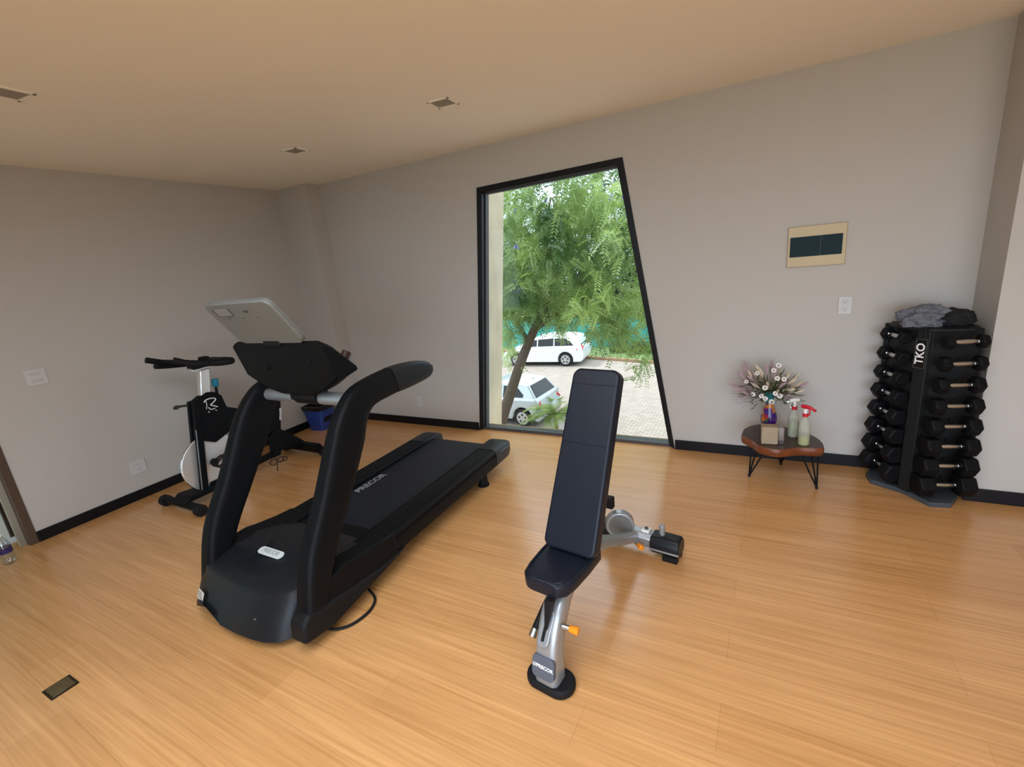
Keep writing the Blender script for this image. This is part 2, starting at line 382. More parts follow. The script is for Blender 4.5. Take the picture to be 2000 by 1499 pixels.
b = B(); M = frame_M((TX - .335, -2.764, .125), (.98, -.20, 0), (0, .42, 1)); box(b, (0, 0, 0), (.075, .048, .002)); bmesh.ops.transform(b, matrix=M, verts=b.verts[:])
st = obj('sticker', b, mat('sticker_paper', (.62, .60, .55), .5), hood, smooth=False)
b = B()
for i in range(3): box(b, (-.012 + .004 * i, .012 - i * .011, .0015), (.05, .003, .001))
box(b, (.028, -.017, .0015), (.022, .006, .001)); bmesh.ops.transform(b, matrix=M, verts=b.verts[:]); obj('print', b, M_inkd, st, smooth=False)
b = B(); disc(b, (TX + .13, -2.768, .13), (.1, 1, 0), .004, .008, 10); obj('screw', b, M_steel, hood)

# deck, belt, rails, end caps, feet
b = B(); bx(b, TX - .40, TX + .40, -2.45, -.78, .11, .185); obj('deck_frame', b, M_blk2, tm, .005)
b = B(); prism(b, [(-2.30, .150), (-2.30, .222), (-2.28, .226), (-.80, .226), (-.775, .218), (-.762, .20), (-.762, .175), (-.775, .157), (-.80, .150)], 'x', TX - .255, TX + .255)
belt = obj('running_belt', b, M_belt, tm)
text('lettering', 'PRECOR', .075, frame_M((TX - .205, -1.63, .2265), (0, 1, 0), (-1, 0, 0)), mat('faded_white', (.30, .31, .34), .6), belt, .0004)
for s, nm in ((-1, 'left'), (1, 'right')):
    def sx(v): return TX + s * v
    prof = [(.262, .14), (.262, .245), (.268, .250), (.30, .250)]
    for i in range(4): prof += [(.305 + i * .022, .250), (.309 + i * .022, .2465), (.317 + i * .022, .2465), (.321 + i * .022, .250)]
    prof += [(.405, .250), (.425, .246), (.434, .236), (.434, .222), (.426, .217), (.426, .206), (.434, .202), (.434, .165), (.425, .120), (.405, .100), (.30, .100)]
    def ring(y, k=1.0, dz=0.0):
        return [Vector((sx(.35 + (a - .35) * k), y, .175 + (z - .175) * k + dz)) for a, z in prof]
    b = B(); loft(b, [ring(-2.35), ring(-.93)]); rl = obj('side_rail', b, M_blk, tm, angle=25)
    # rounded end cap
    pe = [(.262, .13), (.262, .250), (.30, .254), (.40, .254), (.430, .246), (.438, .234), (.438, .165), (.428, .120), (.40, .100), (.30, .100)]
    def rg(y, k, kz): return [Vector((sx(.262 + (a - .262) * k), y, .185 + (z - .185) * kz)) for a, z in pe]
    b = B(); loft(b, [rg(-.94, 1, 1), rg(-.78, 1, 1), rg(-.735, .99, .97), rg(-.705, .96, .85), rg(-.69, .90, .60), rg(-.685, .85, .35)]); cp = obj('end_cap', b, M_hood, tm, .003)
    b = B(); box(b, (sx(.4375), -.80, .214), (.004, .13, .013)); obj('accent_strip', b, mat('blue_grey_trim', (.03, .09, .13), .25), cp)
    # front fairing between hood and rail
    prf = [(-2.62, .10), (-2.60, .265), (-2.46, .294), (-2.34, .281), (-2.22, .262), (-2.10, .2515), (-2.10, .120), (-2.30, .095)]
    b = B(); prism(b, prf, 'x', sx(.325), sx(.437)); obj('fairing', b, M_blk, tm, .012, seg=3)
    prf = [(-2.750, .070), (-2.742, .165), (-2.70, .200), (-2.45, .155), (-2.25, .130), (-2.02, .120), (-2.35, .075), (-2.6, .045)]
    b = B(); prism(b, prf, 'x', sx(.345), sx(.451)) if s > 0 else prism(b, [(-2.60, .055), (-2.62, .19), (-2.45, .155), (-2.25, .130), (-2.02, .120), (-2.35, .075)], 'x', sx(.40), sx(.4475)); obj('lower_skirt', b, M_blk2, tm, .022 if s > 0 else .006, seg=4)
    b = B(); disc(b, (sx(.36), -1.05, .05), (0, 0, 1), .035, .10, 16); disc(b, (sx(.36), -1.05, .006), (0, 0, 1), .045, .012, 16); obj('foot', b, M_rub, tm)
    b = B(); disc(b, (sx(.34), -2.45, .045), (1, 0, 0), .045, .05, 20); obj('wheel', b, M_rub, tm)
    # upright sweeping into the handle
    F = [(-2.705, .150), (-2.63, .417), (-2.489, .656), (-2.365, .887), (-2.303, .985), (-2.225, 1.067), (-2.145, 1.112), (-2.02, 1.135), (-1.885, 1.145)]
    Rr = [(-2.60, .13), (-2.485, .36), (-2.325, .59), (-2.178, .81), (-2.130, .905), (-2.085, .965), (-2.025, .988), (-1.94, .993), (-1.845, .997)]
    HF = [(-1.885, 1.145), (-1.80, 1.144), (-1.70, 1.136), (-1.60, 1.120), (-1.552, 1.104), (-1.530, 1.082)]
    HR = [(-1.845, .997), (-1.77, .996), (-1.68, .998), (-1.59, 1.004), (-1.545, 1.014), (-1.528, 1.036)]
    def sweep(Fp, Rp, x0s, x1s, kk=1.0):
        rings = []
        n = len(Fp)
        for i in range(n):
            f = Vector((0, *Fp[i])); r = Vector((0, *Rp[i])); c = (f + r) / 2; d = (f - r) / 2 * kk
            xa = x0s[i]; xb = x1s[i]; cx = (xa + xb) / 2; w = (xb - xa) / 2
            rg_ = []
            for px, py in rrect(2, 2, .55, 4): rg_.append(Vector((sx(cx) + px * w * s * 1.0, c.y + d.y * py, c.z + d.z * py)))
            rings.append(rg_)
        loft(b, rings)
    def interp(P, n):
        return [(v.x, v.y) for v in smooth_pts([(p[0], p[1], 0) for p in P], n)]
    Fi, Ri = interp(F, 4), interp(Rr, 4); n = len(Fi)
    b = B(); sweep(Fi, Ri, [.335 + .005 * i / n for i in range(n)], [.447 - .035 * i / n for i in range(n)]); up = obj('upright', b, M_blk, tm, angle=60)
    Hi, Hr = interp(HF, 3), interp(HR, 3); n = len(Hi)
    b = B(); sweep(Hi, Hr, [.338] * n, [.416] * n, 1.02); obj('hand_grip', b, M_hood, up, angle=60)
b = B(); prism(b, [(-2.32, .232), (-2.30, .246), (-2.24, .240), (-2.10, .232)], 'x', TX - .258, TX + .258); obj('belt_lip', b, M_blk, tm, .002)

# cross bar, clamp, console
b = B(); tube(b, [(TX - .345, -2.13, 1.035), (TX + .345, -2.13, 1.035)], .036, 24); obj('cross_bar', b, M_silver, tm)
b = B(); disc(b, (TX + .02, -2.13, 1.045), (1, 0, 0), .048, .19, 24); bx(b, TX - .075, TX + .115, -2.19, -2.08, 1.03, 1.13); obj('console_clamp', b, M_blk2, tm, .012)
b = B()
def podring(x):
    ax = abs(x)
    top = 1.372 if ax < .335 else 1.372 - (ax - .335) * 1.2
    bot = 1.065 + .9 * max(0, ax - .10) ** 1.6
    bot = min(bot, top - .05)
    k = (bot - 1.065) / .3
    return [Vector((TX + x, -2.262, top - .006)), Vector((TX + x, -2.248, top)), Vector((TX + x, -2.195, top - .030)), Vector((TX + x, -2.075, max(bot + .035, 1.205))), Vector((TX + x, -2.07, max(bot + .02, 1.180))),
            Vector((TX + x, -2.135, bot + .005)), Vector((TX + x, -2.19 - .03 * k, bot)), Vector((TX + x, -2.205 - .04 * k, bot + .012))]
xs = [-.355, -.345, -.32, -.28, -.24, -.19, -.14, -.10, 0, .10, .14, .19, .24, .28, .32, .345, .355]
loft(b, [podring(x) for x in xs]); pod = obj('console_housing', b, M_blk, tm, angle=30)
for x, z in ((-.13, 1.225), (.22, 1.270)):
    b = B(); disc(b, (TX + x, -2.242, z), (0, 1, .18), .012, .012, 16); obj('recessed_screw', b, M_blk2, pod)
b = B(); disc(b, (TX + .30, -2.085, 1.262), (0, 1, 1), .024, .04, 18); obj('control_knob', b, mat('dark_red_brown', (.035, .012, .010), .35), pod)
M = frame_M((TX, -2.345, 1.475), (1, 0, 0), (0, -.575, .818))
b = B(); prism(b, rrect(.50, .27, .04), 'z', -.020, .0); prism(b, rrect(.505, .275, .042), 'z', -.026, -.020)
bmesh.ops.transform(b, matrix=M, verts=b.verts[:]); 
# z of the frame points away from the user when x,y are as above
scr = obj('display_screen', b, M_grey, tm, .006, seg=3)
M2 = M
b = B()
for sgn in (1,):
    prism(b, rrect(.12, .045, .006), 'z', .001, .003)
bmesh.ops.transform(b, matrix=M2 @ Matrix.Translation((-.13, .085, 0)), verts=b.verts[:]); rec = obj('port_cover', b, mat('grey_plastic_dark', (.24, .24, .235), .5), scr, .001)
b = B()
box(b, (-.062, 0, .0035), (.004, .045, .002)); box(b, (.058, .003, .0035), (.004, .04, .002)); box(b, (0, -.022, .0035), (.12, .002, .002))
bmesh.ops.transform(b, matrix=M2 @ Matrix.Translation((-.13, .085, 0)), verts=b.verts[:]); obj('gap', b, M_dgrey, rec, smooth=False)
for x, y, r in ((-.13, .045, .003), (-.02, .045, .003), (.09, .045, .003)):
    b = B(); disc(b, (x, y, .002), (0, 0, 1), r, .003, 10); bmesh.ops.transform(b, matrix=M2, verts=b.verts[:]); obj('screw', b, M_dgrey, scr, smooth=False)
b = B(); box(b, (.045, .085, .002), (.03, .012, .003)); bmesh.ops.transform(b, matrix=M2, verts=b.verts[:]); obj('cable_port', b, M_dgrey, scr, smooth=False)
b = B(); prism(b, rrect(.47, .235, .03), 'z', -.0275, -.026); bmesh.ops.transform(b, matrix=M, verts=b.verts[:]); obj('glass_front', b, mat('screen_glass', (.01, .01, .012), .1), scr, smooth=False)
b = B(); box(b, (TX, -2.262, 1.375), (.13, .03, .05)); obj('screen_bracket', b, M_blk2, tm, .008)
# power cord
b = B(); tube(b, smooth_pts([(TX + .36, -2.30, .02), (TX + .46, -2.34, .012), (TX + .50, -2.42, .010), (TX + .485, -2.52, .010), (TX + .43, -2.58, .012), (TX + .36, -2.60, .02)], 6), .007, 8); obj('power_cord', b, M_rub, tm)
b = B(); tube(b, smooth_pts([(TX - .28, -2.66, .03), (TX - .26, -2.735, .008), (TX - .18, -2.76, .008), (TX - .12, -2.72, .015), (TX - .10, -2.66, .03)], 6), .008, 8); obj('power_cord', b, M_rub, tm)

# ------------------------------------------------------------------ adjustable bench
bn = root('weight_bench', (-.715, -2.455, 0), 'adjustable weight bench with raised black pad and silver frame, in mid floor', 'weight bench', rotz=math.radians(-8))
FX = .030
b = B(); prism(b, [(x + FX, y + .022) for x, y in rrect(.205, .125, .060, 7)], 'z', 0, .036); obj('front_foot', b, M_rub, bn, .010, seg=3)
pth = [(0.018, .030), (.022, .09), (.036, .17), (.065, .24), (.115, .305), (.19, .345), (.30, .345), (.45, .33), (.60, .285), (.80, .18), (1.0, .085)]
wd = [.052, .050, .047, .046, .046, .044, .040, .034, .032, .032, .036]; th = [.046, .045, .044, .044, .042, .038, .034, .028, .026, .026, .030]
b = B(); P = smooth_pts([(FX * max(0, 1 - max(0, y - .08) / .35), y, z) for y, z in pth], 4); rings = []
def at(L, i): 
    f = i / 4; k = min(int(f), len(L) - 2); return L[k] + (L[k + 1] - L[k]) * (f - k)
for i, p in enumerate(P):
    t = (P[min(i + 1, len(P) - 1)] - P[max(i - 1, 0)]).normalized(); nrm = Vector((1, 0, 0)).cross(t)
    rings.append([p + Vector((1, 0, 0)) * a * at(wd, i) + nrm * c * at(th, i) for a, c in rrect(2, 2, .5, 4)])
loft(b, rings); fr = obj('main_frame', b, M_silver, bn, angle=60)
M = frame_M((FX + .001, -.0265, .116), (1, 0, 0), (0, .20, .97))
b = B(); prism(b, rrect(.098, .092, .020), 'z', -.016, .004); bmesh.ops.transform(b, matrix=M, verts=b.verts[:]); bd = obj('badge', b, mat('slate_badge', (.085, .10, .13), .45), fr, .002)
text('lettering', '///PRECOR', .0200, M @ Matrix.Translation((0, .004, .0045)), M_ink, bd, .0006)
M = frame_M((FX - .004, .024, .262), (1, 0, 0), (0, .60, .80))
b = B(); prism(b, rrect(.050, .14, .022), 'z', -.006, .004); bmesh.ops.transform(b, matrix=M, verts=b.verts[:]); obj('slot_plate', b, M_silver, fr, .003)
b = B(); prism(b, rrect(.013, .10, .005), 'z', .004, .006); bmesh.ops.transform(b, matrix=M, verts=b.verts[:]); obj('slot', b, M_blk2, fr, smooth=False)
b = B(); loft(b, [[Vector((x * w + FX + .012, y, z)) for x, y, z in ((-1, .03, .385), (1, .03, .385), (1, .07, .385), (-1, .07, .385))] if z_ == 0 else [Vector((x * w + FX, y, z)) for x, y, z in ((-1, .015, .26), (1, .015, .26), (1, .04, .28), (-1, .04, .28))] for z_, w in ((0, .017), (1, .007))]); obj('seat_bracket', b, M_blk2, bn, .003)
# seat pad (narrower towards the front) and back pad
b = B(); rings = []
for y, w, dz in ((.055, .070, -.004), (.085, .098, 0), (.14, .110, 0), (.24, .117, 0), (.345, .117, 0), (.36, .112, -.002)):
    zt = .448 + dz; zb = .378 - dz
    rings.append([Vector((px * w, y, (zt + zb) / 2 + py * (zt - zb) / 2)) for px, py in rrect(2, 2, .45, 4)])
loft(b, rings); sp = obj('seat', b, M_pad, bn, .008, seg=3, angle=60)
b = B(); tube(b, [(-.100, .30, .4465), (-.100, .24, .4470), (-.094, .14, .4470), (-.083, .095, .4465), (-.058, .070, .4440), (.058, .070, .4440), (.083, .095, .4465), (.094, .14, .4470), (.100, .24, .4470), (.100, .30, .4465)], .0032, 6); obj('piping', b, M_pad, sp)
Mb = frame_M((.020, .425, .812), (1, 0, 0), (.0, .35, .68))
b = B(); out = []
for x, y in rrect(.232, .79, .035, 6):
    w = 1.0 - .04 * (y / .395); out.append((x * w, y - (.010 * (x / .113) ** 2 if y > 0 else 0)))
prism(b, out, 'z', -.050, .012); bmesh.ops.transform(b, matrix=Mb, verts=b.verts[:]); bk = obj('backrest', b, M_pad, bn, .012, seg=4)
for y in (.32, .06):
    b = B(); tube(b, [(-.104, y, .0115), (-.05, y - .002, .012), (.05, y - .002, .012), (.104, y, .0115)], .0022, 6)
    bmesh.ops.transform(b, matrix=Mb, verts=b.verts[:]); obj('seam', b, M_pad, bk)
b = B(); prism(b, rrect(.15, .60, .02), 'z', -.062, -.050); bmesh.ops.transform(b, matrix=Mb, verts=b.verts[:]); obj('back_plate', b, M_blk2, bn, .003)
b = B(); tube(b, [(0, .36, .38), (0, .46, .60), (0, .53, .72)], .028, 12); obj('support_arm', b, M_silver, bn)
# selector plate, rear foot
b = B(); disc(b, (-.075, .985, .150), (.45, -.88, 0), .080, .052, 40); obj('selector_plate', b, M_silver, bn, .008, seg=3)
b = B(); disc(b, (-.062, .958, .150), (.45, -.88, 0), .062, .010, 36); obj('selector_face', b, M_grey, bn, .004)
b = B(); bx(b, -.150, -.110, .97, 1.01, .235, .305); obj('selector_stop', b, M_blk2, bn, .006)
b = B(); prism(b, [(.985, .045), (.975, .10), (.995, .125), (1.045, .125), (1.065, .10), (1.055, .045)], 'x', -.13, .13); rb = obj('rear_beam', b, M_silver, bn, .005)
b = B(); box(b, (.067, 1.02, .132), (.042, .046, .014)); obj('bolt_plate', b, M_white, rb, .003)
b = B(); disc(b, (.067, 1.02, .142), (0, 0, 1), .012, .008, 6); obj('bolt', b, M_dgrey, rb)
for s in (-1, 1):
    b = B(); prism(b, [(.975, .030), (.960, .055), (.960, .095), (.985, .128), (1.055, .128), (1.082, .095), (1.082, .055), (1.06, .030)], 'x', s * .10, s * .258); cp = obj('rear_foot_cap', b, M_hood, bn, .012, seg=3)
    b = B(); box(b, (s * .18, .9575, .062), (.16, .004, .010)); obj('groove_trim', b, M_silver, cp, .001)
    b = B(); bx(b, s * .17, s * .25, .965, 1.00, 0, .034); bx(b, s * .17, s * .25, 1.04, 1.07, 0, .034); obj('rubber_foot', b, M_rub, bn, .004)
b = B(); tube(b, [(.155, 1.02, .12), (.155, 1.02, .185)], .016, 14); obj('band_peg', b, M_silver, bn, .003)
# pull pins and side grip
def knob(c, d, m1=M_orange):
    c = Vector(c); d = Vector(d).normalized()
    b = B(); tube(b, [c, c + d * .028], .011, 14); k = obj('pin_sleeve', b, M_steel, bn)
    b = B(); tube(b, [c + d * .026, c + d * .034, c + d * .060, c + d * .066], [.010, .013, .017, .013], 14); obj('knob', b, m1, k, label='bright orange pull knob')
knob((.080, .06, .265), (1, .12, -.02)); knob((.02, .965, .075), (.9, -.6, -.1))
b = B(); tube(b, [(-.030, .20, .30), (-.045, .165, .262), (-.060, .070, .180)], .0165, 12); g = obj('hand_grip', b, M_rub, bn)
b = B(); tube(b, [(-.060, .072, .182), (-.063, .046, .158)], .0165, 14); obj('grip_end', b, M_steel, g, .002)

# ------------------------------------------------------------------ exercise bike (room coordinates, front towards the camera)
BX = -3.97
bk = root('exercise_bike', (BX, -1.55, 0), 'black indoor cycling bike with silver flywheel beside the left wall behind the treadmill', 'exercise bike', world_coords=True)
def stab(y, z, hw, nm):
    b = B(); tube(b, [(BX - hw + .04, y, z), (BX + hw - .04, y, z)], .030, 14, flat=(1, 1)); s_ = obj(nm, b, M_blk, bk, label=None)
    for s in (-1, 1):
        b = B(); disc(b, (BX + s * (hw - .02), y, .045), (1, 0, 0), .045, .055, 18); obj('end_cap', b, M_rub, s_, .006)
stab(-2.13, .060, .27, 'stabilizer'); stab(-.98, .055, .30, 'stabilizer')
b = B(); prism(b, [(-2.17, .075), (-2.10, .125), (-1.88, .100), (-1.80, .075)], 'x', BX - .09, BX + .10); obj('front_base', b, M_blk, bk, .012)
# fork: two blades either side of the flywheel
for s in (-1, 1):
    b = B(); prism(b, [(-2.005, .06), (-1.940, .06), (-1.815, .82), (-1.875, .82)], 'x', BX + s * .034 - .012, BX + s * .034 + .012); obj('fork_blade', b, M_blk, bk, .006)
b = B(); prism(b, [(-1.992, .10), (-1.985, .10), (-1.905, .60), (-1.912, .60)], 'x', BX + .0465, BX + .050); obj('fork_trim', b, M_silver, bk)
# sculpted frame head and down tube
b = B(); prism(b, [(-1.885, .50), (-1.862, .815), (-1.80, .845), (-1.745, .868), (-1.69, .852), (-1.64, .812), (-1.622, .700), (-1.50, .640), (-1.33, .545), (-1.22, .47), (-1.20, .36), (-1.33, .33), (-1.45, .44), (-1.58, .52), (-1.70, .47), (-1.78, .44)], 'x', BX - .040, BX + .042); fm = obj('frame', b, M_blk, bk, .014, seg=3)
# emblem on the head: an R-like swoosh with three strokes
def stroke(pts, r, par):
    b = B(); tube(b, [(BX + .0445, y, z) for y, z in smooth_pts2(pts)], r, 6, flat=(1, .5)); return b
def smooth_pts2(pts): return [(v.x, v.y) for v in smooth_pts([(a, c, 0) for a, c in pts], 5)]
b = B()
for pts, r in (([(-1.792, .792), (-1.780, .806), (-1.748, .812), (-1.712, .806), (-1.700, .790), (-1.725, .772), (-1.748, .758), (-1.722, .742), (-1.700, .727)], .0042), ([(-1.775, .800), (-1.778, .765), (-1.788, .735)], .0024), ([(-1.770, .745), (-1.755, .722), (-1.722, .722)], .0036), ([(-1.780, .712), (-1.772, .702)], .003), ([(-1.722, .706), (-1.714, .700)], .003)):
    tube(b, [(BX + .0445, y, z) for y, z in smooth_pts2(pts)], r, 6)
obj('emblem', b, M_ink, fm)
b = B(); tube(b, [(BX + .045, -1.60, .535), (BX + .045, -1.50, .575)], .004, 6); tube(b, [(BX + .045, -1.485, .582), (BX + .045, -1.44, .602)], .004, 6); obj('side_lettering', b, mat('grey_print', (.25, .25, .26), .5), fm)
# flywheel
b = B(); disc(b, (BX, -1.83, .285), (1, 0, 0), .240, .020, 56); fw = obj('flywheel', b, mat('brushed_disc', (.80, .80, .78), .42, metal=0.75), bk, .004)
b = B()
bmesh.ops.create_circle(b, segments=56, radius=.228)
b.free(); b = B(); tube(b, [(BX + .0, -1.83 + .236 * math.cos(a * 2 * PI / 48), .285 + .236 * math.sin(a * 2 * PI / 48)) for a in range(49)], .0075, 8, caps=False); obj('rim', b, M_chrome, fw)
b = B(); disc(b, (BX, -1.83, .285), (1, 0, 0), .03, .08, 20); obj('hub', b, M_blk, fw)
b = B(); prism(b, [(-1.90, .60), (-1.84, .63), (-1.845, .50), (-1.90, .49)], 'x', BX - .02, BX + .02); obj('brake_pad', b, M_blk2, bk, .005)
# resistance knob, lever
b = B(); tube(b, [(BX, -1.655, .80), (BX, -1.648, .905)], .011, 12); rk = obj('resistance_rod', b, M_blk2, bk)
b = B(); tube(b, [(BX, -1.648, .885), (BX, -1.647, .892), (BX, -1.643, .945), (BX, -1.643, .950)], [.020, .025, .025, .020], 16); obj('resistance_knob', b, M_teal, rk, label='teal resistance knob')
b = B(); tube(b, smooth_pts([(BX - .02, -1.82, .775), (BX - .12, -1.85, .775), (BX - .19, -1.87, .768), (BX - .24, -1.885, .755)], 4), [.010] * 8 + [.012, .016, .018, .015, .010], 10); obj('adjusting_lever', b, mat('olive_black', (.02, .024, .012), .5), bk)
# handlebar post, bars
b = B(); prism(b, [(-1.800, .80), (-1.720, .80), (-1.668, 1.052), (-1.748, 1.052)], 'x', BX - .030, BX + .028); obj('handlebar_post', b, mat('bright_aluminium', (.80, .80, .78), .22, metal=.8), bk, .008)
b = B(); prism(b, [(-1.79, 1.050), (-1.585, 1.062), (-1.585, 1.075), (-1.79, 1.063)], 'x', BX - .035, BX + .035); obj('slider', b, M_white, bk, .003)
b = B(); bx(b, BX - .05, BX + .05, -1.80, -1.62, 1.072, 1.105); tube(b, smooth_pts([(BX - .22, -1.74, 1.10), (BX - .10, -1.72, 1.098), (BX, -1.70, 1.10), (BX + .14, -1.68, 1.10), (BX + .225, -1.655, 1.098)], 4), .021, 12)
hb = obj('handlebar', b, M_rub, bk, .004)
for s, tip in ((-1, (BX - .23, -1.98, 1.185)), (1, (BX + .06, -1.93, 1.178))):
    b = B(); tube(b, smooth_pts([(BX + s * (.20 if s < 0 else .16), -1.70, 1.10), (BX + s * (.215 if s < 0 else .12), -1.83, 1.125), tip], 5), .023, 12); obj('horn', b, M_rub, hb)
b = B(); tube(b, smooth_pts([(BX - .20, -1.72, 1.09), (BX - .19, -1.86, 1.11), (BX - .16, -1.96, 1.13)], 5), .021, 10); obj('horn', b, M_rub, hb)
b = B(); tube(b, smooth_pts([(BX + .12, -1.72, 1.11), (BX + .20, -1.70, 1.105), (BX + .235, -1.64, 1.10), (BX + .20, -1.585, 1.095), (BX + .08, -1.58, 1.095)], 5), .028, 12); obj('elbow_loop', b, M_rub, hb)
b = B(); loft(b, [[Vector((BX + x, y, z + dz)) for x, y, z in ((-.235, -1.90, 1.150), (-.10, -1.86, 1.140), (.10, -1.72, 1.105), (-.15, -1.68, 1.095))] for dz in (-.018, .022)]); obj('forearm_rest', b, M_rub, hb, .014, seg=3)
b = B(); bx(b, BX - .02, BX + .05, -1.72, -1.66, 1.10, 1.150); obj('console_mount', b, M_blk2, hb, .008)
b = B(); bx(b, BX - .02, BX + .20, -1.71, -1.60, 1.080, 1.130); obj('arm_pad', b, M_rub, hb, .012)
# seat tube, seat
b = B(); prism(b, [(-1.335, .10), (-1.255, .10), (-1.105, .72), (-1.185, .72)], 'x', BX - .030, BX + .038); sq = obj('seat_tube', b, M_blk, bk, .008)
text('lettering', 'SPINNER', .030, frame_M((BX + .040, -1.170, .480), (0, .235, .972), (0, -.972, .235)), M_ink, sq, .0006)
b = B(); tube(b, [(BX, -1.13, .68), (BX, -1.085, .88)], .022, 12); obj('seat_post', b, M_steel, bk)
b = B(); rings = []
for y, w, z in ((-1.26, .022, .915), (-1.20, .035, .925), (-1.10, .06, .925), (-1.02, .10, .93), (-.97, .11, .935), (-.94, .09, .935)):
    rings.append([Vector((BX + px * w, y, z + py * .028)) for px, py in rrect(2, 2, .8, 4)])
loft(b, rings); obj('saddle', b, M_rub, bk, .004)
b = B(); prism(b, [(-1.34, .30), (-1.22, .36), (-1.05, .20), (-.965, .11), (-.945, .06), (-1.00, .04), (-1.12, .10), (-1.30, .16)], 'x', BX - .035, BX + .040); obj('rear_stay', b, M_blk, bk, .012)
b = B(); prism(b, [(-1.06, .13), (-.98, .13), (-.94, .045), (-1.02, .035)], 'x', BX - .20, BX + .26); obj('rear_base', b, M_blk, bk, .012)
b = B(); prism(b, [(-1.30, .10), (-1.24, .16), (-1.9, .13), (-1.92, .075)], 'x', BX - .02, BX + .02); obj('bottom_rail', b, M_blk, bk, .006)
# crank, pedals with toe cages and straps
b = B(); disc(b, (BX + .045, -1.50, .34), (1, 0, 0), .105, .05, 36); obj('chain_guard', b, M_blk, bk, .008)
def crank(s, ang):
    c = Vector((BX + s * .09, -1.60, .34)); d = Vector((0, math.cos(ang), math.sin(ang))); e = c + d * .20
    b = B(); tube(b, [c, e], [.016, .012], 10); ck = obj('crank_arm', b, M_blk2, bk)
    p = e + Vector((s * .055, 0, 0))
    b = B(); box(b, p, (.09, .095, .022)); pd = obj('pedal', b, M_blk2, ck, .004)
    b = B()
    for dx in (-.035, .0, .035): tube(b, smooth_pts([p + Vector((dx, -.05, .0)), p + Vector((dx, -.10, .02)), p + Vector((dx * .9, -.09, .06)), p + Vector((dx * .9, -.02, .085))], 4), .006, 6)
    tube(b, smooth_pts([p + Vector((-.048, .0, .0)), p + Vector((-.045, -.01, .06)), p + Vector((0, -.015, .095)), p + Vector((.045, -.01, .06)), p + Vector((.048, 0, 0))], 4), .004, 6)
    obj('toe_cage', b, M_blk2, pd)
    return p
p1 = crank(-1, math.radians(22))
p2 = crank(1, math.radians(202))
b = B(); p = Vector((BX + .16, -1.40, .135))
for k, (dy, dz, r_) in enumerate(((-.02, -.02, .035), (.035, -.015, .030), (.065, -.02, .022))): tube(b, [p + Vector((.02 * k, dy + r_ * math.cos(a * PI / 8), dz + r_ * .8 * math.sin(a * PI / 8))) for a in range(17)], .005, 6, caps=False)
tube(b, smooth_pts([p + Vector((0, .01, -.045)), p + Vector((0, .0, -.08)), p + Vector((0, -.005, -.115))], 4), .0045, 6); obj('strap', b, mat('dark_strap', (.03, .012, .008), .6), bk)

# ------------------------------------------------------------------ waste bin in the corner
wbn = root('waste_bin', (-4.425, -.375, 0), 'small blue waste bin with a black liner rim in the far left corner', 'waste bin', rotz=math.radians(8))
b = B(); R0 = [Vector((x, y, 0)) for x, y in rrect(.19, .19, .03, 4)]; R1 = [Vector((x, y, .265)) for x, y in rrect(.275, .235, .035, 4)]
R2 = [Vector((x, y, .265)) for x, y in rrect(.265, .225, .03, 4)]; R3 = [Vector((x, y, .01)) for x, y in rrect(.18, .18, .025, 4)]
loft(b, [R0, R1, R2, R3]); obj('bin_body', b, mat('blue_plastic', (.022, .055, .26), .35), wbn)
b = B(); loft(b, [[Vector((x, y, z)) for x, y in rrect(a, c, .035, 4)] for a, c, z in ((.286, .246, .240), (.296, .256, .285), (.250, .210, .292), (.235, .195, .10))], caps=False); obj('liner', b, mat('black_liner', (.008, .008, .009), .35, bump=(40, .6)), wbn)

# ------------------------------------------------------------------ small live-edge table with hairpin legs
tb = root('side_table', (.17, -.33, 0), 'low live-edge wood slab table on black hairpin legs against the wall', 'side table', world_coords=True)
topo = [(-.061, -.231), (-.014, -.150), (.060, -.105), (.156, -.112), (.26, -.165), (.353, -.245), (.402, -.345), (.410, -.438), (.385, -.482), (.272, -.500), (.210, -.535), (.152, -.565), (.084, -.555), (.035, -.525), (.000, -.455), (-.055, -.385), (-.072, -.339)]
def m_wood(name, c0, c1, sc=(14, 14, 14), rough=.3):
    m = bpy.data.materials.new(name); m.use_nodes = True; nt = m.node_tree; N = nt.nodes; L = nt.links; b = N['Principled BSDF']
    tc = N.new('ShaderNodeTexCoord'); wv = N.new('ShaderNodeTexWave'); wv.wave_type = 'RINGS'; wv.rings_direction = 'Z'; wv.inputs['Scale'].default_value = sc[0]; wv.inputs['Distortion'].default_value = 2.5; wv.inputs['Detail'].default_value = 2
    rp = N.new('ShaderNodeValToRGB'); rp.color_ramp.elements[0].color = (*c0, 1); rp.color_ramp.elements[1].color = (*c1, 1)
    L.new(tc.outputs['Object'], wv.inputs['Vector']); L.new(wv.outputs['Fac'], rp.inputs[0]); L.new(rp.outputs[0], b.inputs['Base Color']); b.inputs['Roughness'].default_value = rough
    return m
M_slab = m_wood('dark_slab_wood', (.035, .018, .012), (.06, .030, .018), rough=.28)
M_bark = mat('reddish_live_edge', (.16, .040, .012), .35, var=(22, .6), bump=(30, .5))
sm = [(v.x, v.y) for v in smooth_pts([(x, y, 0) for x, y in topo + topo[:1]], 3)][:-1]
b = B(); cx, cy = .17, -.33
rings = []
for z, k in ((.252, .955), (.258, .985), (.285, 1.005), (.304, .992), (.309, .975)): rings.append([Vector((cx + (x - cx) * k, cy + (y - cy) * k, z)) for x, y in sm])
loft(b, rings); sl = obj('table_top', b, M_bark, tb); 
b = B(); prism(b, [(cx + (x - cx) * .974, cy + (y - cy) * .974) for x, y in sm], 'z', .3085, .3100); obj('polished_face', b, M_slab, sl, smooth=False)
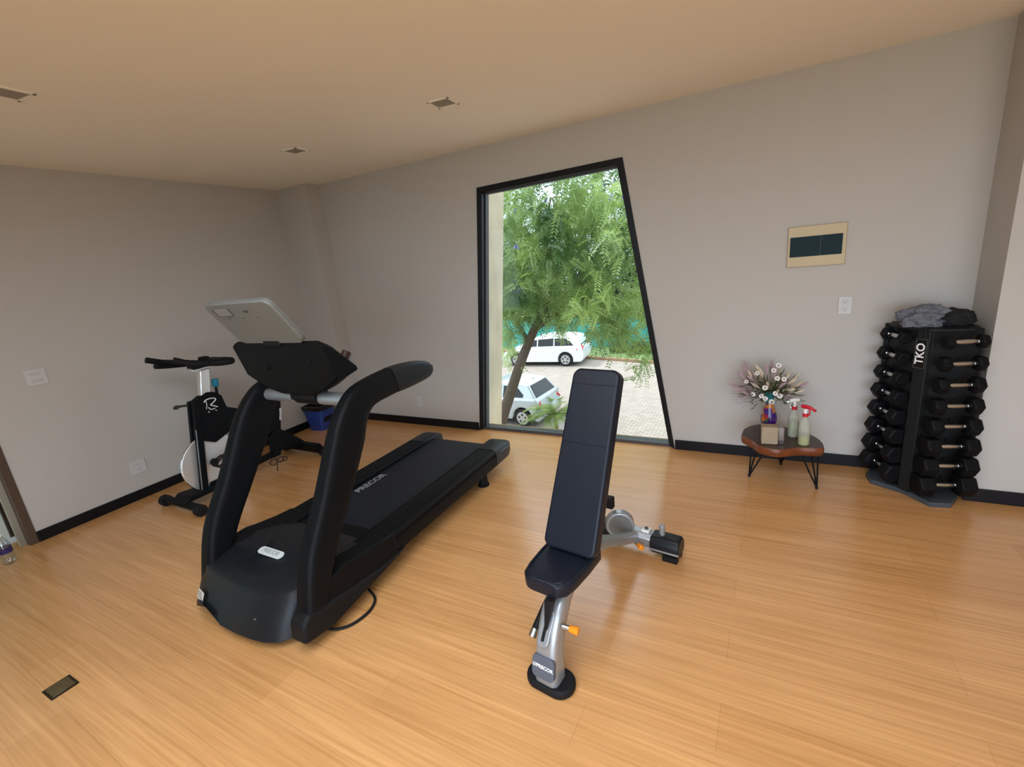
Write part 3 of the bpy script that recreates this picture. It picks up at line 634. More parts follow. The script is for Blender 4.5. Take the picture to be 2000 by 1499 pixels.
for (fx, fy), tops in (((-.012, -.364), ((.030, -.42), (-.005, -.30), (.10, -.37))), ((.388, -.431), ((.28, -.445), (.345, -.33), (.385, -.40))), ((.193, -.106), ((.12, -.15), (.19, -.20), (.25, -.18)))):
    b = B()
    for tx, ty in tops: tube(b, [(fx, fy, .006), (tx, ty, .255)], .0055, 8)
    lathe(b, [(.009, 0), (.010, .006), (.006, .016)], (fx, fy, 0), 10); obj('leg', b, M_base, tb)
b = B(); lathe(b, [(.018, .225), (.024, .232), (.024, .252)], (.175, -.44, 0), 14); obj('underside_knot', b, M_blk2, tb)

# vase
def m_mosaic():
    m = bpy.data.materials.new('mosaic_glaze'); m.use_nodes = True; nt = m.node_tree; N = nt.nodes; L = nt.links; b = N['Principled BSDF']
    tc = N.new('ShaderNodeTexCoord'); vo = N.new('ShaderNodeTexVoronoi'); vo.inputs['Scale'].default_value = 95
    L.new(tc.outputs['Object'], vo.inputs['Vector'])
    vb = N.new('ShaderNodeTexVoronoi'); vb.inputs['Scale'].default_value = 34; L.new(tc.outputs['Object'], vb.inputs['Vector'])
    sp = N.new('ShaderNodeSeparateColor'); L.new(vb.outputs['Color'], sp.inputs[0])
    rp = N.new('ShaderNodeValToRGB'); rp.color_ramp.interpolation = 'CONSTANT'
    cs = [(0, (.05, .01, .14)), (.3, (.35, .015, .03)), (.45, (.50, .16, .01)), (.60, (.01, .12, .03)), (.72, (.16, .03, .20)), (.86, (.45, .22, .02))]
    rp.color_ramp.elements[0].color = (*cs[0][1], 1)
    rp.color_ramp.elements[1].position = cs[1][0]; rp.color_ramp.elements[1].color = (*cs[1][1], 1)
    for p, c in cs[2:]:
        e = rp.color_ramp.elements.new(p); e.color = (*c, 1)
    L.new(sp.outputs[0], rp.inputs[0])
    r2 = N.new('ShaderNodeValToRGB'); r2.color_ramp.elements[0].position = .18; r2.color_ramp.elements[0].color = (.75, .65, .6, 1); r2.color_ramp.elements[1].position = .24; r2.color_ramp.elements[1].color = (0, 0, 0, 1); L.new(vo.outputs['Distance'], r2.inputs[0])
    mx = N.new('ShaderNodeMix'); mx.data_type = 'RGBA'; mx.blend_type = 'ADD'; mx.inputs[0].default_value = .5; L.new(rp.outputs[0], mx.inputs[6]); L.new(r2.outputs[0], mx.inputs[7])
    L.new(mx.outputs[2], b.inputs['Base Color']); b.inputs['Roughness'].default_value = .2
    return m
vs_ = root('vase', (.098, -.195, .31), 'slim painted vase with teal neck and mosaic dots, standing on the small table', 'vase')
M_tglaze = mat('teal_glaze', (.01, .20, .20), .22)
b = B(); lathe(b, [(.0, .012), (.030, .012), (.048, .045), (.054, .075), (.050, .105), (.036, .150), (.026, .185), (.0235, .205), (.020, .200), (.0, .200)], seg=32); vb_ = obj('vase_body', b, m_mosaic(), vs_)
b = B(); lathe(b, [(0, 0), (.044, 0), (.046, .008), (.034, .020), (0, .021)], seg=32); obj('foot_ring', b, M_tglaze, vs_)
b = B(); lathe(b, [(.0240, .200), (.025, .225), (.030, .255), (.036, .282), (.034, .286), (.027, .255), (.020, .215)], seg=32); obj('neck', b, M_tglaze, vs_)

# dried flower arrangement
random.seed(11)
fl = root('flower_arrangement', (.098, -.195, .56), 'dried flower arrangement of cream pods, daisies and greens in the painted vase', 'flowers')
M_pod = mat('dried_pod', (.60, .52, .38), .6, var=(20, .3)); M_pinkp = mat('dried_pink', (.42, .30, .32), .65, var=(20, .3)); M_stem = mat('dry_stem', (.10, .085, .035), .7); M_leafd = mat('dry_green', (.055, .075, .025), .6)
M_petal = mat('cream_petal', (.80, .74, .68), .6); M_core = mat('dark_core', (.05, .015, .02), .6)
b = B()
dirs = []
for i in range(52):
    a = random.uniform(-.3, PI + .3); 
    sx_ = -math.cos(a * 1.0) * random.uniform(.5, 1.0); 
    zz = random.uniform(.15, 1.0) * (1 - .25 * abs(sx_)); L_ = random.uniform(.09, .22) * (1.12 if sx_ < 0 else .86)
    d = Vector((sx_ * 1.0, random.uniform(-.75, .45), zz)).normalized()
    if d.y > 0: d.y *= .5
    dirs.append((d, L_))
for d, L_ in dirs: tube(b, [(0, 0, -.03), tuple(d * .05), tuple(d * L_)], .0016, 5)
obj('stems', b, M_stem, fl)
for i, (d, L_) in enumerate(dirs):
    b = B(); q = d * L_; l = random.uniform(.045, .09); e = d + Vector((random.uniform(-.2, .2), random.uniform(-.2, .2), random.uniform(-.05, .2))); e.normalize()
    r_ = random.uniform(.0075, .0125)
    tube(b, [q - e * .01, q + e * l * .2, q + e * l * .55, q + e * l * .85, q + e * l], [.002, r_ * .8, r_, r_ * .6, .001], 8); obj('seed_pod', b, M_pod if (d.x > -.55 and i % 3) else M_pinkp, fl)
for x, y, z in ((-.085, -.09, .185), (-.105, -.12, .04), (-.055, -.13, .035), (.008, -.125, -.005), (.075, -.10, .15), (.028, -.14, .06), (-.035, -.15, .10), (.012, -.10, .21), (.04, -.08, .24), (-.03, -.11, .01), (.055, -.11, .035), (-.15, -.08, .12), (.035, -.10, .155)):
    c = Vector((x, y, z)); n_ = (Vector((.0, -1, .30)) + Vector((x, 0, z)) * 2).normalized(); n2 = n_.cross(Vector((0, 0, 1))).normalized(); n3 = n2.cross(n_)
    b = B(); rr = random.uniform(.0145, .019)
    for k in range(12):
        a = k * PI / 6; u = n2 * math.cos(a) + n3 * math.sin(a); w = n2 * -math.sin(a) + n3 * math.cos(a)
        q = [c + u * rr * .25 - w * .0015, c + u * rr * .9 - w * .0035, c + u * rr + n_ * .001, c + u * rr * .9 + w * .0035, c + u * rr * .25 + w * .0015]
        b.faces.new([b.verts.new(v + n_ * .002 * (1 - (k % 2))) for v in q])
    dz = obj('daisy', b, M_petal, fl, smooth=False)
    b = B(); tube(b, [c - n_ * .003, c + n_ * .004], .0042, 10); obj('daisy_centre', b, M_core, dz)
b = B()
for i in range(420):
    d = Vector((random.uniform(-1, .9), random.uniform(-1, .25), random.uniform(-.15, 1))).normalized(); q = d * random.uniform(.03, .17); q.x *= 1.1
    u = (d + Vector((random.uniform(-.4, .4), random.uniform(-.4, .4), random.uniform(-.3, .4)))).normalized(); w = u.cross(Vector((random.random(), random.random(), random.random()))).normalized() * random.uniform(.003, .006); l = random.uniform(.03, .07)
    b.faces.new([b.verts.new(v) for v in (q, q + u * l * .5 + w, q + u * l, q + u * l * .5 - w)])
tag(obj('foliage', b, M_leafd, fl, smooth=False), kind='stuff')
b = B()
for i in range(70):
    d = Vector((-random.uniform(.3, 1), random.uniform(-.5, .2), random.uniform(-.25, .55))).normalized(); q = d * random.uniform(.10, .20)
    tube(b, [q, q + d * .03 + Vector((0, 0, random.uniform(-.01, .01))), q + d * .07], [.0012, .0018, .0005], 4)
for i in range(40):
    d = Vector((random.uniform(.3, 1), random.uniform(-.5, .2), random.uniform(-.05, .8))).normalized(); q = d * random.uniform(.08, .14)
    tube(b, [q, q + d * .03, q + d * .06], [.0012, .0018, .0005], 4)
tag(obj('grass_plumes', b, M_pinkp, fl, smooth=False), kind='stuff')

# spray bottles
M_fog = m_glass('frosted_bottle', (.84, .85, .78), .28, .35)
nf = M_fog.node_tree; df = nf.nodes.new('ShaderNodeBsdfDiffuse'); df.inputs[0].default_value = (.78, .78, .70, 1)
mf = [n for n in nf.nodes if n.type == 'MIX_SHADER'][0]; nf.links.new(df.outputs[0], mf.inputs[2])
def spray(loc, rz, label, level, white_body, h=.205):
    t = root('spray_bottle', loc, label, 'spray bottle', rotz=rz)
    b = B(); lathe(b, [(0, 0), (.030, 0), (.033, .006), (.033, h * .60), (.030, h * .70), (.018, h * .88), (.0135, h * .93), (.0135, h)], seg=28); bt = obj('bottle_body', b, M_fog, t)
    b = B(); lathe(b, [(0, .003), (.0305, .003), (.0315, .008), (.0315, level), (0, level)], seg=28); obj('liquid', b, mat('yellow_liquid' if level < .07 else 'pale_liquid', (.45, .45, .05) if level < .07 else (.42, .44, .28), .25), bt)
    b = B(); lathe(b, [(.0, h - .012), (.0165, h - .012), (.0165, h + .010), (0, h + .010)], seg=20); obj('collar', b, M_red, t)
    b = B(); lathe(b, [(0, h + .01), (.010, h + .01), (.010, h + .045), (0, h + .045)], seg=14)
    hm = M_white
    tube(b, smooth_pts([(.024, 0, h + .052), (.0, 0, h + .055), (-.030, 0, h + .050), (-.050, 0, h + .040)], 4), [.012] * 5 + [.011] * 4 + [.008] * 4, 12); hd = obj('spray_head', b, M_white if white_body else M_red, t)
    b = B(); tube(b, smooth_pts([(-.018, 0, h + .045), (-.026, 0, h + .020), (-.022, 0, h - .002)], 4), .0045, 8); obj('trigger', b, M_red if not white_body else M_white, t)
    if not white_body:
        b = B(); tube(b, [(-.048, 0, h + .041), (-.060, 0, h + .037)], .009, 10); obj('nozzle', b, M_red, hd); b = B(); lathe(b, [(0, h + .008), (.0115, h + .008), (.0115, h + .040), (0, h + .040)], seg=14); obj('neck_tube', b, M_white, t)
    # handwriting running up the side
    b = B()
    for (ang, z0, n_) in ((-1.9, .030, 9), (-1.15, .040, 8), (-2.7, .045, 6)):
        for k in range(n_):
            z = z0 + k * .0115; a = ang + random.uniform(-.05, .05)
            p0 = Vector((.0338 * math.cos(a), .0338 * math.sin(a), z)); p1 = Vector((.0338 * math.cos(a + .16), .0338 * math.sin(a + .16), z + random.uniform(.002, .007)))
            tube(b, [p0, (p0 + p1) / 2 * 1.0 + Vector((0, 0, random.uniform(-.003, .004))), p1], .0011, 5)
    obj('handwriting', b, M_inkd, bt)
    return t
spray((.243, -.300, .31), math.radians(20), 'spray bottle with white head and red collar, standing nearer the wall on the small table', .115, True)
spray((.296, -.432, .31), math.radians(150), 'spray bottle with red head and a little yellow liquid, at the front of the table', .052, False)

# kraft card box in a clear stand
t = root('card_box', (.118, -.455, .31), 'small kraft card box in a clear stand on the table front', 'card box', rotz=math.radians(4))
b = B(); box(b, (-.020, 0, .062), (.096, .070, .120)); obj('card_body', b, mat('kraft_card', (.34, .26, .17), .7, var=(18, .15)), t, .003)
b = B(); box(b, (.047, .004, .060), (.034, .060, .118)); obj('clear_side', b, M_bottle, t, .002)
b = B(); box(b, (.046, .003, .018), (.030, .056, .034)); obj('dark_label', b, mat('maroon_label', (.05, .008, .008), .5), t, .002)

# ------------------------------------------------------------------ dumbbell rack
M_rack = mat('charcoal_powder_coat', (.014, .015, .015), .5, spec=.2)
M_rack2 = mat('slate_base', (.055, .065, .075), .5)
rk = root('dumbbell_rack', (.90, -.27, 0), 'charcoal vertical dumbbell rack with a white lettered badge, standing before the right wall recess', 'dumbbell rack', world_coords=True)
bp_ = [(.690, -.165), (.700, -.265), (.835, -.350), (.868, -.385), (.945, -.500), (1.045, -.478), (1.10, -.372), (1.075, -.16), (.90, -.03), (.745, -.04)]
b = B(); prism(b, bp_, 'z', 0.0, .030); obj('base_plate', b, M_rack2, rk, .004)
# corner post and two leaning side panels
A = Vector((.868, -.348, 0)); Bv = Vector((.757, -.050, 0)); Cv = Vector((1.125, -.365 + .09, 0))
T = 1.035
def panel(name, p, q, off, z0, z1, th, m, bev=.003):
    d = (q - p).normalized(); n_ = Vector((d.y, -d.x, 0)) * th
    b = B(); loft(b, [[v + Vector((0, 0, z)) for v in (p, q, q + n_, p + n_)] for z in (z0, z1)]); return obj(name, b, m, rk, bev)
panel('side_panel', A, Bv, 0, .03, T, -.012, M_rack); panel('side_panel', A + Vector((.02, 0, 0)), Cv, 0, .03, T, .010, M_rack)
b = B(); loft(b, [[Vector(p) for p in ((.820, -.348, .03), (.862, -.400, .03), (.900, -.375, .03), (.850, -.315, .03))], [Vector(p) for p in ((.828, -.318, T), (.876, -.366, T), (.908, -.340, T), (.855, -.290, T))]]); post = obj('corner_post', b, M_rack, rk, .004)
for (x0, y0) in ((.742, -.050), (1.105, -.262)):
    b = B(); bx(b, x0 - .012, x0 + .012, y0 - .012, y0 + .012, .03, T); obj('rear_post', b, M_rack, rk, .003)
xd = Vector((.070, -.052, 0)).normalized(); 
pn = Vector((.0, 0, 0))
M = frame_M((.8495, -.3435, .900), (.048, -.0485, 0.0), (0.010, .028, 1))
b = B(); box(b, (0, 0, .002), (.060, .175, .002)); bmesh.ops.transform(b, matrix=M, verts=b.verts[:]); bg = obj('badge', b, mat('badge_black', (.004, .004, .004), .4), post, smooth=False)
b = B()
for x, y, w, h in ((0, .085, .058, .0015), (0, -.085, .058, .0015), (-.0285, 0, .0015, .17), (.0285, 0, .0015, .17)): box(b, (x, y, .0035), (w, h, .0008))
bmesh.ops.transform(b, matrix=M, verts=b.verts[:]); obj('badge_border', b, M_grey, bg, smooth=False)
text('lettering', 'TKO', .060, M @ Matrix.Translation((0, 0, .0035)) @ Matrix.Rotation(PI / 2, 4, 'Z'), M_ink, bg, .001)
b = B(); prism(b, [(.730, -.150), (.752, -.225), (.822, -.330), (.868, -.380), (.975, -.385), (1.055, -.372), (1.105, -.30), (1.09, -.16), (.92, -.05), (.76, -.06)], 'z', T, T + .014); obj('top_tray', b, M_rack, rk, .004)
ZT = [.985 - .1235 * k for k in range(8)]
DL = Vector((.35, -.937, 0)).normalized(); DRr = Vector((.965, .262, 0)).normalized()
for k, z in enumerate(ZT):
    for nm, c, d, nrm in (('L', Vector((.756, -.212, 0)), DL, Vector((-.937, -.35, 0))), ('R', Vector((1.008, -.415, 0)), DRr, Vector((.262, -.965, 0)))):
        for s in (-1, 1):
            p = c + d * s * .042 + Vector((0, 0, z - .016)); b = B()
            q = p - nrm * .075
            tube(b, [q + Vector((0, 0, .03)), q, p - nrm * .012, p + nrm * .012, p + nrm * .020 + Vector((0, 0, .012))], .0055, 8); obj('cradle', b, M_rack, rk)

M_hex = mat('hex_rubber', (.004, .004, .005), .55, spec=.16); M_hex2 = mat('hex_face', (.016, .016, .018), .6)
ordn = ['topmost', 'second from the top', 'third from the top', 'fourth from the top', 'fifth from the top', 'sixth from the top', 'seventh from the top', 'bottom']
def dumbbell(k):
    r_ = .042 + .0038 * k; hl = .040 + .0065 * k; g = .058
    t = root('dumbbell', (0, 0, 0), 'x', 'dumbbell')
    b = B(); tube(b, [(-g - .004, 0, 0), (-.03, 0, 0), (0, 0, 0), (.03, 0, 0), (g + .004, 0, 0)], [.0105, .013, .0145, .013, .0105], 16); obj('handle', b, M_steel, t)
    for s in (-1, 1):
        b = B(); rings = []
        for x, kk in ((g, .80), (g + .008, 1.0), (g + hl - .010, 1.0), (g + hl, .84)):
            rings.append([Vector((s * x, r_ * kk * math.cos(a * PI / 3), r_ * kk * math.sin(a * PI / 3))) for a in range(6)])
        loft(b, rings); hd = obj('hex_head', b, M_hex, t, .004)
        b = B(); disc(b, (s * (g + .001), 0, 0), (1, 0, 0), .0145, .008, 18); obj('collar', b, M_chrome, hd)
    return t
for k, z in enumerate(ZT):
    d0 = dumbbell(k)
    d0.location = (.756 - .05 * .0, -.212, z); d0.rotation_euler = (0, 0, math.atan2(DL.y, DL.x))
    d0['label'] = 'black hex dumbbell, ' + ordn[k] + ' on the left side of the rack'; d0['group'] = 'hex dumbbells on the left side of the rack'
    d1 = copy_tree(d0); d1.location = (1.012, -.424, z); d1.rotation_euler = (0, 0, math.atan2(DRr.y, DRr.x))
    d1['label'] = 'black hex dumbbell, ' + ordn[k] + ' on the right side of the rack'; d1['group'] = 'hex dumbbells on the right side of the rack'

# towels on the rack
def lump(name, c, s, rz, seed, amp, m, label, cat, lat=40):
    b = B(); bmesh.ops.create_uvsphere(b, u_segments=64, v_segments=lat, radius=1.0)
    for v in b.verts:
        n_ = v.co.copy(); p = n_ * 2.2 + Vector((seed, seed, 0))
        f = 1 + amp * (noise.noise(p * 1.2) + .6 * abs(noise.noise(p * 3.0)) * 1.5 - .3 + .25 * noise.noise(p * 7))
        v.co = Vector((n_.x * s[0] * f, n_.y * s[1] * f, max(-s[2] * .55, n_.z * s[2] * f) + s[2] * .55))
    o = obj(name, b, m, None, 0); o.location = c; o.rotation_euler = (0, 0, rz); return tag(o, label, cat)
lump('towel', (.865, -.235, T + .014), (.125, .090, .074), .1, 3.1, .30, mat('grey_towel', (.15, .155, .175), .95, bump=(150, .6)), 'crumpled grey towel bundled on top of the dumbbell rack', 'towel')
lump('bag', (1.005, -.215, T + .014), (.098, .090, .060), -.3, 8.3, .16, mat('black_cloth', (.008, .008, .009), .85), 'black cloth bag beside the grey towel on the rack top', 'bag')

# ------------------------------------------------------------------ water bottle by the door
t = root('water_bottle', (-4.44, -3.00, 0), 'clear plastic water bottle with a purple label on the floor by the glazed door', 'water bottle')
b = B(); lathe(b, [(0, .006), (.022, 0), (.033, .012), (.035, .03), (.0335, .05), (.035, .07), (.035, .145), (.030, .165), (.014, .192), (.0135, .205)], seg=28); bb = obj('bottle_body', b, M_bottle, t)
b = B(); lathe(b, [(.0355, .085), (.0358, .098), (.0358, .122), (.0355, .124)], seg=28); obj('paper_label', b, mat('purple_label', (.03, .015, .09), .5), bb)
b = B(); lathe(b, [(0, .222), (.0145, .222), (.0155, .205), (0, .205)], seg=20); obj('cap', b, M_white, t)

# ================================================================== outside
GZ = -3.4
def m_pavers():
    m = bpy.data.materials.new('pavers'); m.use_nodes = True; nt = m.node_tree; N = nt.nodes; L = nt.links; b = N['Principled BSDF']
    tc = N.new('ShaderNodeTexCoord'); br = N.new('ShaderNodeTexBrick'); br.inputs['Scale'].default_value = 1; br.inputs['Brick Width'].default_value = .22; br.inputs['Row Height'].default_value = .11; br.inputs['Mortar Size'].default_value = .012
    br.inputs['Color1'].default_value = (.36, .31, .27, 1); br.inputs['Color2'].default_value = (.45, .40, .355, 1); br.inputs['Mortar'].default_value = (.24, .21, .18, 1)
    L.new(tc.outputs['Object'], br.inputs['Vector'])
    nz = N.new('ShaderNodeTexNoise'); nz.inputs['Scale'].default_value = 1.2; L.new(tc.outputs['Object'], nz.inputs['Vector'])
    mx = N.new('ShaderNodeMix'); mx.data_type = 'RGBA'; mx.blend_type = 'MULTIPLY'; mx.inputs[0].default_value = .5; L.new(br.outputs['Color'], mx.inputs[6]); L.new(nz.outputs['Fac'], mx.inputs[7]); 
    L.new(br.outputs['Color'], b.inputs['Base Color']); b.inputs['Roughness'].default_value = .8
    return m
b = B(); bx(b, -40, 40, .2, 60, GZ - .2, GZ); struct('ground', b, m_pavers())
b = B(); bx(b, -40, 40, -40, .2, GZ - .2, GZ); struct('ground_lawn', b, mat('lawn', (.10, .12, .05), .9, var=(1.5, .4)))
b = B(); bx(b, XL - .3, XE + .3, .02, .2, GZ, -.25); struct('wall_foundation', b, mat('render_cream', (.62, .56, .44), .8))
b = B(); bx(b, -8, XL - .31, -7, .2, -.30, -.04); struct('floor_terrace', b, mat('terrace_tile', (.62, .61, .58), .6))
b = B(); bx(b, -6.4, -6.2, -7, .2, -.04, 2.30); struct('wall_garden', b, mat('pale_green_wall', (.30, .38, .31), .8))  # tall and close, shaped to dim daylight through the left door
b = B(); bx(b, XL - .3, XL - .201, -5.75, -2.80, -.02, .012); struct('trim_1', b, mat('white_sill', (.66, .68, .72), .4), .002)

# slanted stone-clad column just outside the window
M_stone = mat('travertine', (.66, .57, .40), .7, var=(5, .22), bump=(14, .5))
b = B()
def xr(z): return -2.272 + (z - 2.347) * .1266
loft(b, [[Vector((xr(z) - .75, .24, z)), Vector((xr(z), .24, z)), Vector((xr(z), .60, z)), Vector((xr(z) - .75, .60, z))] for z in (GZ, -1, .35, .36, 1.3, 1.31, 3.4)])
tag(obj('stone_column', b, M_stone, None, .004, smooth=False), 'slanted cream travertine column just outside the left edge of the window', 'column')

# curb, grass strip, mesh fence
b = B(); loft(b, [[Vector(p) for p in ((-16, 19.85, GZ), (-16, 20.05, GZ), (-16, 20.05, GZ + .12), (-16, 19.85, GZ + .12))], [Vector(p) for p in ((6, 14.35, GZ), (6, 14.55, GZ), (6, 14.55, GZ + .12), (6, 14.35, GZ + .12))]]); tag(obj('curb', b, mat('brown_curb', (.34, .20, .13), .8), None, .01, smooth=False), 'long brownish curb along the far side of the paved lot', 'curb')
b = B(); loft(b, [[Vector(p) for p in ((-16, 20.06, GZ), (-16, 20.4, GZ), (-16, 20.4, GZ + .10), (-16, 20.06, GZ + .10))], [Vector(p) for p in ((6, 14.56, GZ), (6, 20.4, GZ), (6, 20.4, GZ + .10), (6, 14.56, GZ + .10))]]); tag(obj('grass_strip', b, mat('lawn_green', (.16, .24, .09), .9, var=(3, .4), bump=(40, 1)), None, smooth=False), kind='stuff', label='strip of short grass between the curb and the green fence', cat='grass')
fc = root('mesh_fence', (-6, 20, GZ), 'long green mesh fence behind the white wagon across the lot', 'fence')
def m_mesh():
    m = mat('green_mesh', (.03, .30, .24), .6); nt = m.node_tree; b = nt.nodes['Principled BSDF']; tc = nt.nodes.new('ShaderNodeTexCoord'); w = nt.nodes.new('ShaderNodeTexNoise'); w.inputs['Scale'].default_value = 1.5
    rp = nt.nodes.new('ShaderNodeValToRGB'); rp.color_ramp.elements[0].color = (.02, .22, .18, 1); rp.color_ramp.elements[1].color = (.10, .50, .44, 1); nt.links.new(tc.outputs['Object'], w.inputs['Vector']); nt.links.new(w.outputs['Fac'], rp.inputs[0]); nt.links.new(rp.outputs[0], b.inputs['Base Color']); return m
b = B(); bx(b, -9, 12, -.01, .01, .15, 1.75); obj('mesh_panel', b, m_mesh(), fc, smooth=False)
for i in range(8):
    b = B(); bx(b, -9 + i * 3 - .03, -9 + i * 3 + .03, -.06, .0, 0, 1.8); obj('post', b, mat('green_post', (.02, .10, .07), .5), fc, smooth=False)

# ---- cars: x = 0 at the rear axle, nose towards -x, near side at y = 0
M_tyre = mat('tyre', (.012, .012, .012), .7); M_rim = mat('alloy_rim', (.50, .50, .50), .3, metal=.6); M_cglass = mat('car_glass', (.010, .014, .016), .06); M_tail = mat('tail_light_red', (.60, .008, .012), .2)
M_under = mat('wheel_well', (.008, .008, .008), .8)
def car(name, loc, rz, label, paint, W, wb, R, lower, green, sidewins, half, rearwin, tails, extra=None, sc=1.0):
    t = root(name, loc, label, 'car', rotz=rz); t.scale = (sc, sc, sc)
    def arch(cx):
        return [(cx + (R + .05) * math.cos(a), R + (R + .05) * math.sin(a)) for a in [-.35 + (PI + .7) * k / 14 for k in range(15)]]
    zb = .20
    poly = [p for p in lower]           # goes from rear bottom up and over to the nose bottom
    poly += [(-wb - R - .10, zb)] + [q for q in reversed(arch(-wb)) if q[1] >= zb] + [q for q in reversed(arch(0)) if q[1] >= zb]
    b = B(); rings = []
    for y, k in ((.0, .0), (.05, .045), (W - .05, .045), (W, .0)): pass
    cxm = -wb / 2
    for y, ins in ((0.02, .05), (0.0, .0), (W, .0), (W - .02, .05)):
        rings.append([Vector((cxm + (x - cxm) * (1 - ins * .25), y if True else 0, z)) for x, z in poly])
    for r_ in (rings[0], rings[3]):
        for v in r_: v.y += (.03 if r_ is rings[0] else -.03) if v.z > .75 else 0
    loft(b, [rings[1], rings[2]]); body = obj('body', b, paint, t, .07, seg=4, angle=50)
    b = B(); vs = prism(b, green, 'y', 0, W)
    def hy(z): return half(z)
    for v in b.verts:
        h_ = hy(v.co.z); v.co.y = W / 2 + (-h_ if v.co.y < W / 2 else h_)
    cab = obj('cabin', b, paint, t, .05, seg=3, angle=50)
    for wn_, pts in enumerate(sidewins):
        for s in (-1, 1):
            b = B(); v0 = [b.verts.new((x, W / 2 + s * (hy(z) + .012), z)) for x, z in pts]; v1 = [b.verts.new((x, W / 2 + s * (hy(z) - .03), z)) for x, z in pts]
            n = len(pts); b.faces.new(v0); b.faces.new(v1[::-1])
            for i in range(n): b.faces.new((v0[i], v1[i], v1[(i + 1) % n], v0[(i + 1) % n]))
            obj('side_window', b, M_cglass, cab, smooth=False)
    (xa, za), (xb, zc) = rearwin
    d = Vector((xb - xa, 0, zc - za)).normalized(); n_ = Vector((d.z, 0, -d.x)); n_ = n_ if n_.x > 0 else -n_
    b = B(); P4 = [Vector((xa, W / 2 - hy(za) + .10, za)), Vector((xa, W / 2 + hy(za) - .10, za)), Vector((xb, W / 2 + hy(zc) - .12, zc)), Vector((xb, W / 2 - hy(zc) + .12, zc))]
    loft(b, [[p + n_ * .016 for p in P4], [p - n_ * .03 for p in P4]]); obj('rear_window', b, M_cglass, cab, .004, smooth=False)
    # windscreen
    for wx in (0, -wb):
        for s, y in ((1, .11), (-1, W - .11)):
            b = B(); disc(b, (wx, y, R), (0, 1, 0), R, .20, 36); wh = obj('wheel', b, M_tyre, t, .02)
            yy = y - s * .105
            b = B(); disc(b, (wx, yy, R), (0, 1, 0), R * .70, .015, 32)
            rim = obj('rim', b, M_rim, wh, .002)
            b = B()
            for k in range(5):
                a = k * 2 * PI / 5 + .3; tube(b, [(wx + R * .40 * math.cos(a), yy - s * .009, R + R * .40 * math.sin(a)), (wx + R * .40 * math.cos(a), yy - s * .0105, R + R * .40 * math.sin(a))], R * .13, 10)
            obj('rim_opening', b, M_under, rim, smooth=False)
    b = B(); bx(b, -wb - .30, .30, .12, W - .12, .20, .60); obj('underside', b, M_under, t, smooth=False)
    for pts in tails:
        for s, y in ((1, .0), (-1, W)):
            b = B(); v0 = [Vector((x, y - s * .008 + s * q, z)) for x, q, z in pts]; v1 = [Vector((x - .04, y + s * .05 + s * q, z)) for x, q, z in pts]; loft(b, [v0, v1]); obj('tail_light', b, M_tail, t, .006, smooth=False)
    if extra: extra(t, body)
    return t
def h1(z): return .80 - max(0, z - .92) * .36
low1 = [(.58, .20), (.66, .32), (.68, .55), (.63, .62), (.60, .95), (.50, 1.0), (-.3, .98), (-1.8, .93), (-2.45, .88), (-3.0, .72), (-3.20, .60), (-3.26, .40), (-3.22, .20)]
gr1 = [(.56, .93), (.20, 1.40), (.0, 1.445), (-.6, 1.47), (-1.1, 1.45), (-1.5, 1.36), (-2.15, .92)]
sw1 = [[(.05, 1.02), (.06, 1.10), (-.16, 1.30), (-.42, 1.35), (-.72, 1.36), (-.72, .99)], [(-.80, .99), (-.80, 1.36), (-1.15, 1.34), (-1.42, 1.24), (-1.80, .98)]]
def ex1(t, body):
    b = B(); bx(b, .655, .695, .25, 1.43, .33, .56); obj('bumper', b, M_sp, t, .03, seg=3)
    b = B(); bx(b, -2.05, -.38, -.012, .01, .27, .31); obj('sill_trim', b, mat('silver_trim', (.45, .46, .47), .3), t, .005)
    b = B(); tube(b, [(.02, .84, 1.45), (.10, .84, 1.50)], .010, 8); obj('aerial', b, M_tyre, t)
M_sp = mat('silver_car_paint', (.50, .55, .57), .25, metal=.35, coat=.6)
M_wp = mat('white_car_paint', (.80, .82, .84), .25, coat=.6)
car('car', (-6.375, 8.25, GZ), math.radians(-4), 'silver hatchback with red tail light parked nearest the window, behind the palm', M_sp, 1.66, 2.47, .31, low1, gr1, sw1, h1, ((.50, 1.00), (.235, 1.37)),
    [[(.56, 0, .70), (.66, .03, .66), (.655, .22, .78), (.60, .20, .92), (.50, .01, .90)]], ex1, .94)
def h2(z): return .84 - max(0, z - .98) * .36
low2 = [(.80, .22), (.92, .35), (.95, .60), (.88, .98), (.78, 1.02), (-1.2, 1.0), (-2.2, .96), (-3.1, .86), (-3.45, .70), (-3.55, .45), (-3.5, .22)]
gr2 = [(.86, .98), (.62, 1.42), (.35, 1.50), (-.4, 1.56), (-1.1, 1.55), (-1.7, 1.45), (-2.65, .96)]
sw2 = [[(.46, 1.06), (.28, 1.24), (.0, 1.40), (-.55, 1.42), (-.55, 1.05)], [(-.62, 1.05), (-.62, 1.42), (-1.45, 1.38), (-1.45, 1.04)], [(-1.52, 1.04), (-1.52, 1.37), (-1.75, 1.33), (-2.25, 1.03)]]
car('car', (-7.96, 16.11, GZ), math.radians(4), 'white wagon parked across the lot, in front of the green mesh fence', M_wp, 1.78, 2.68, .345, low2, gr2, sw2, h2, ((.80, 1.06), (.60, 1.40)),
    [[(.62, 0, .84), (.92, .03, .80), (.93, .24, .98), (.84, .20, 1.08), (.62, .01, 1.00)]], None, .93)

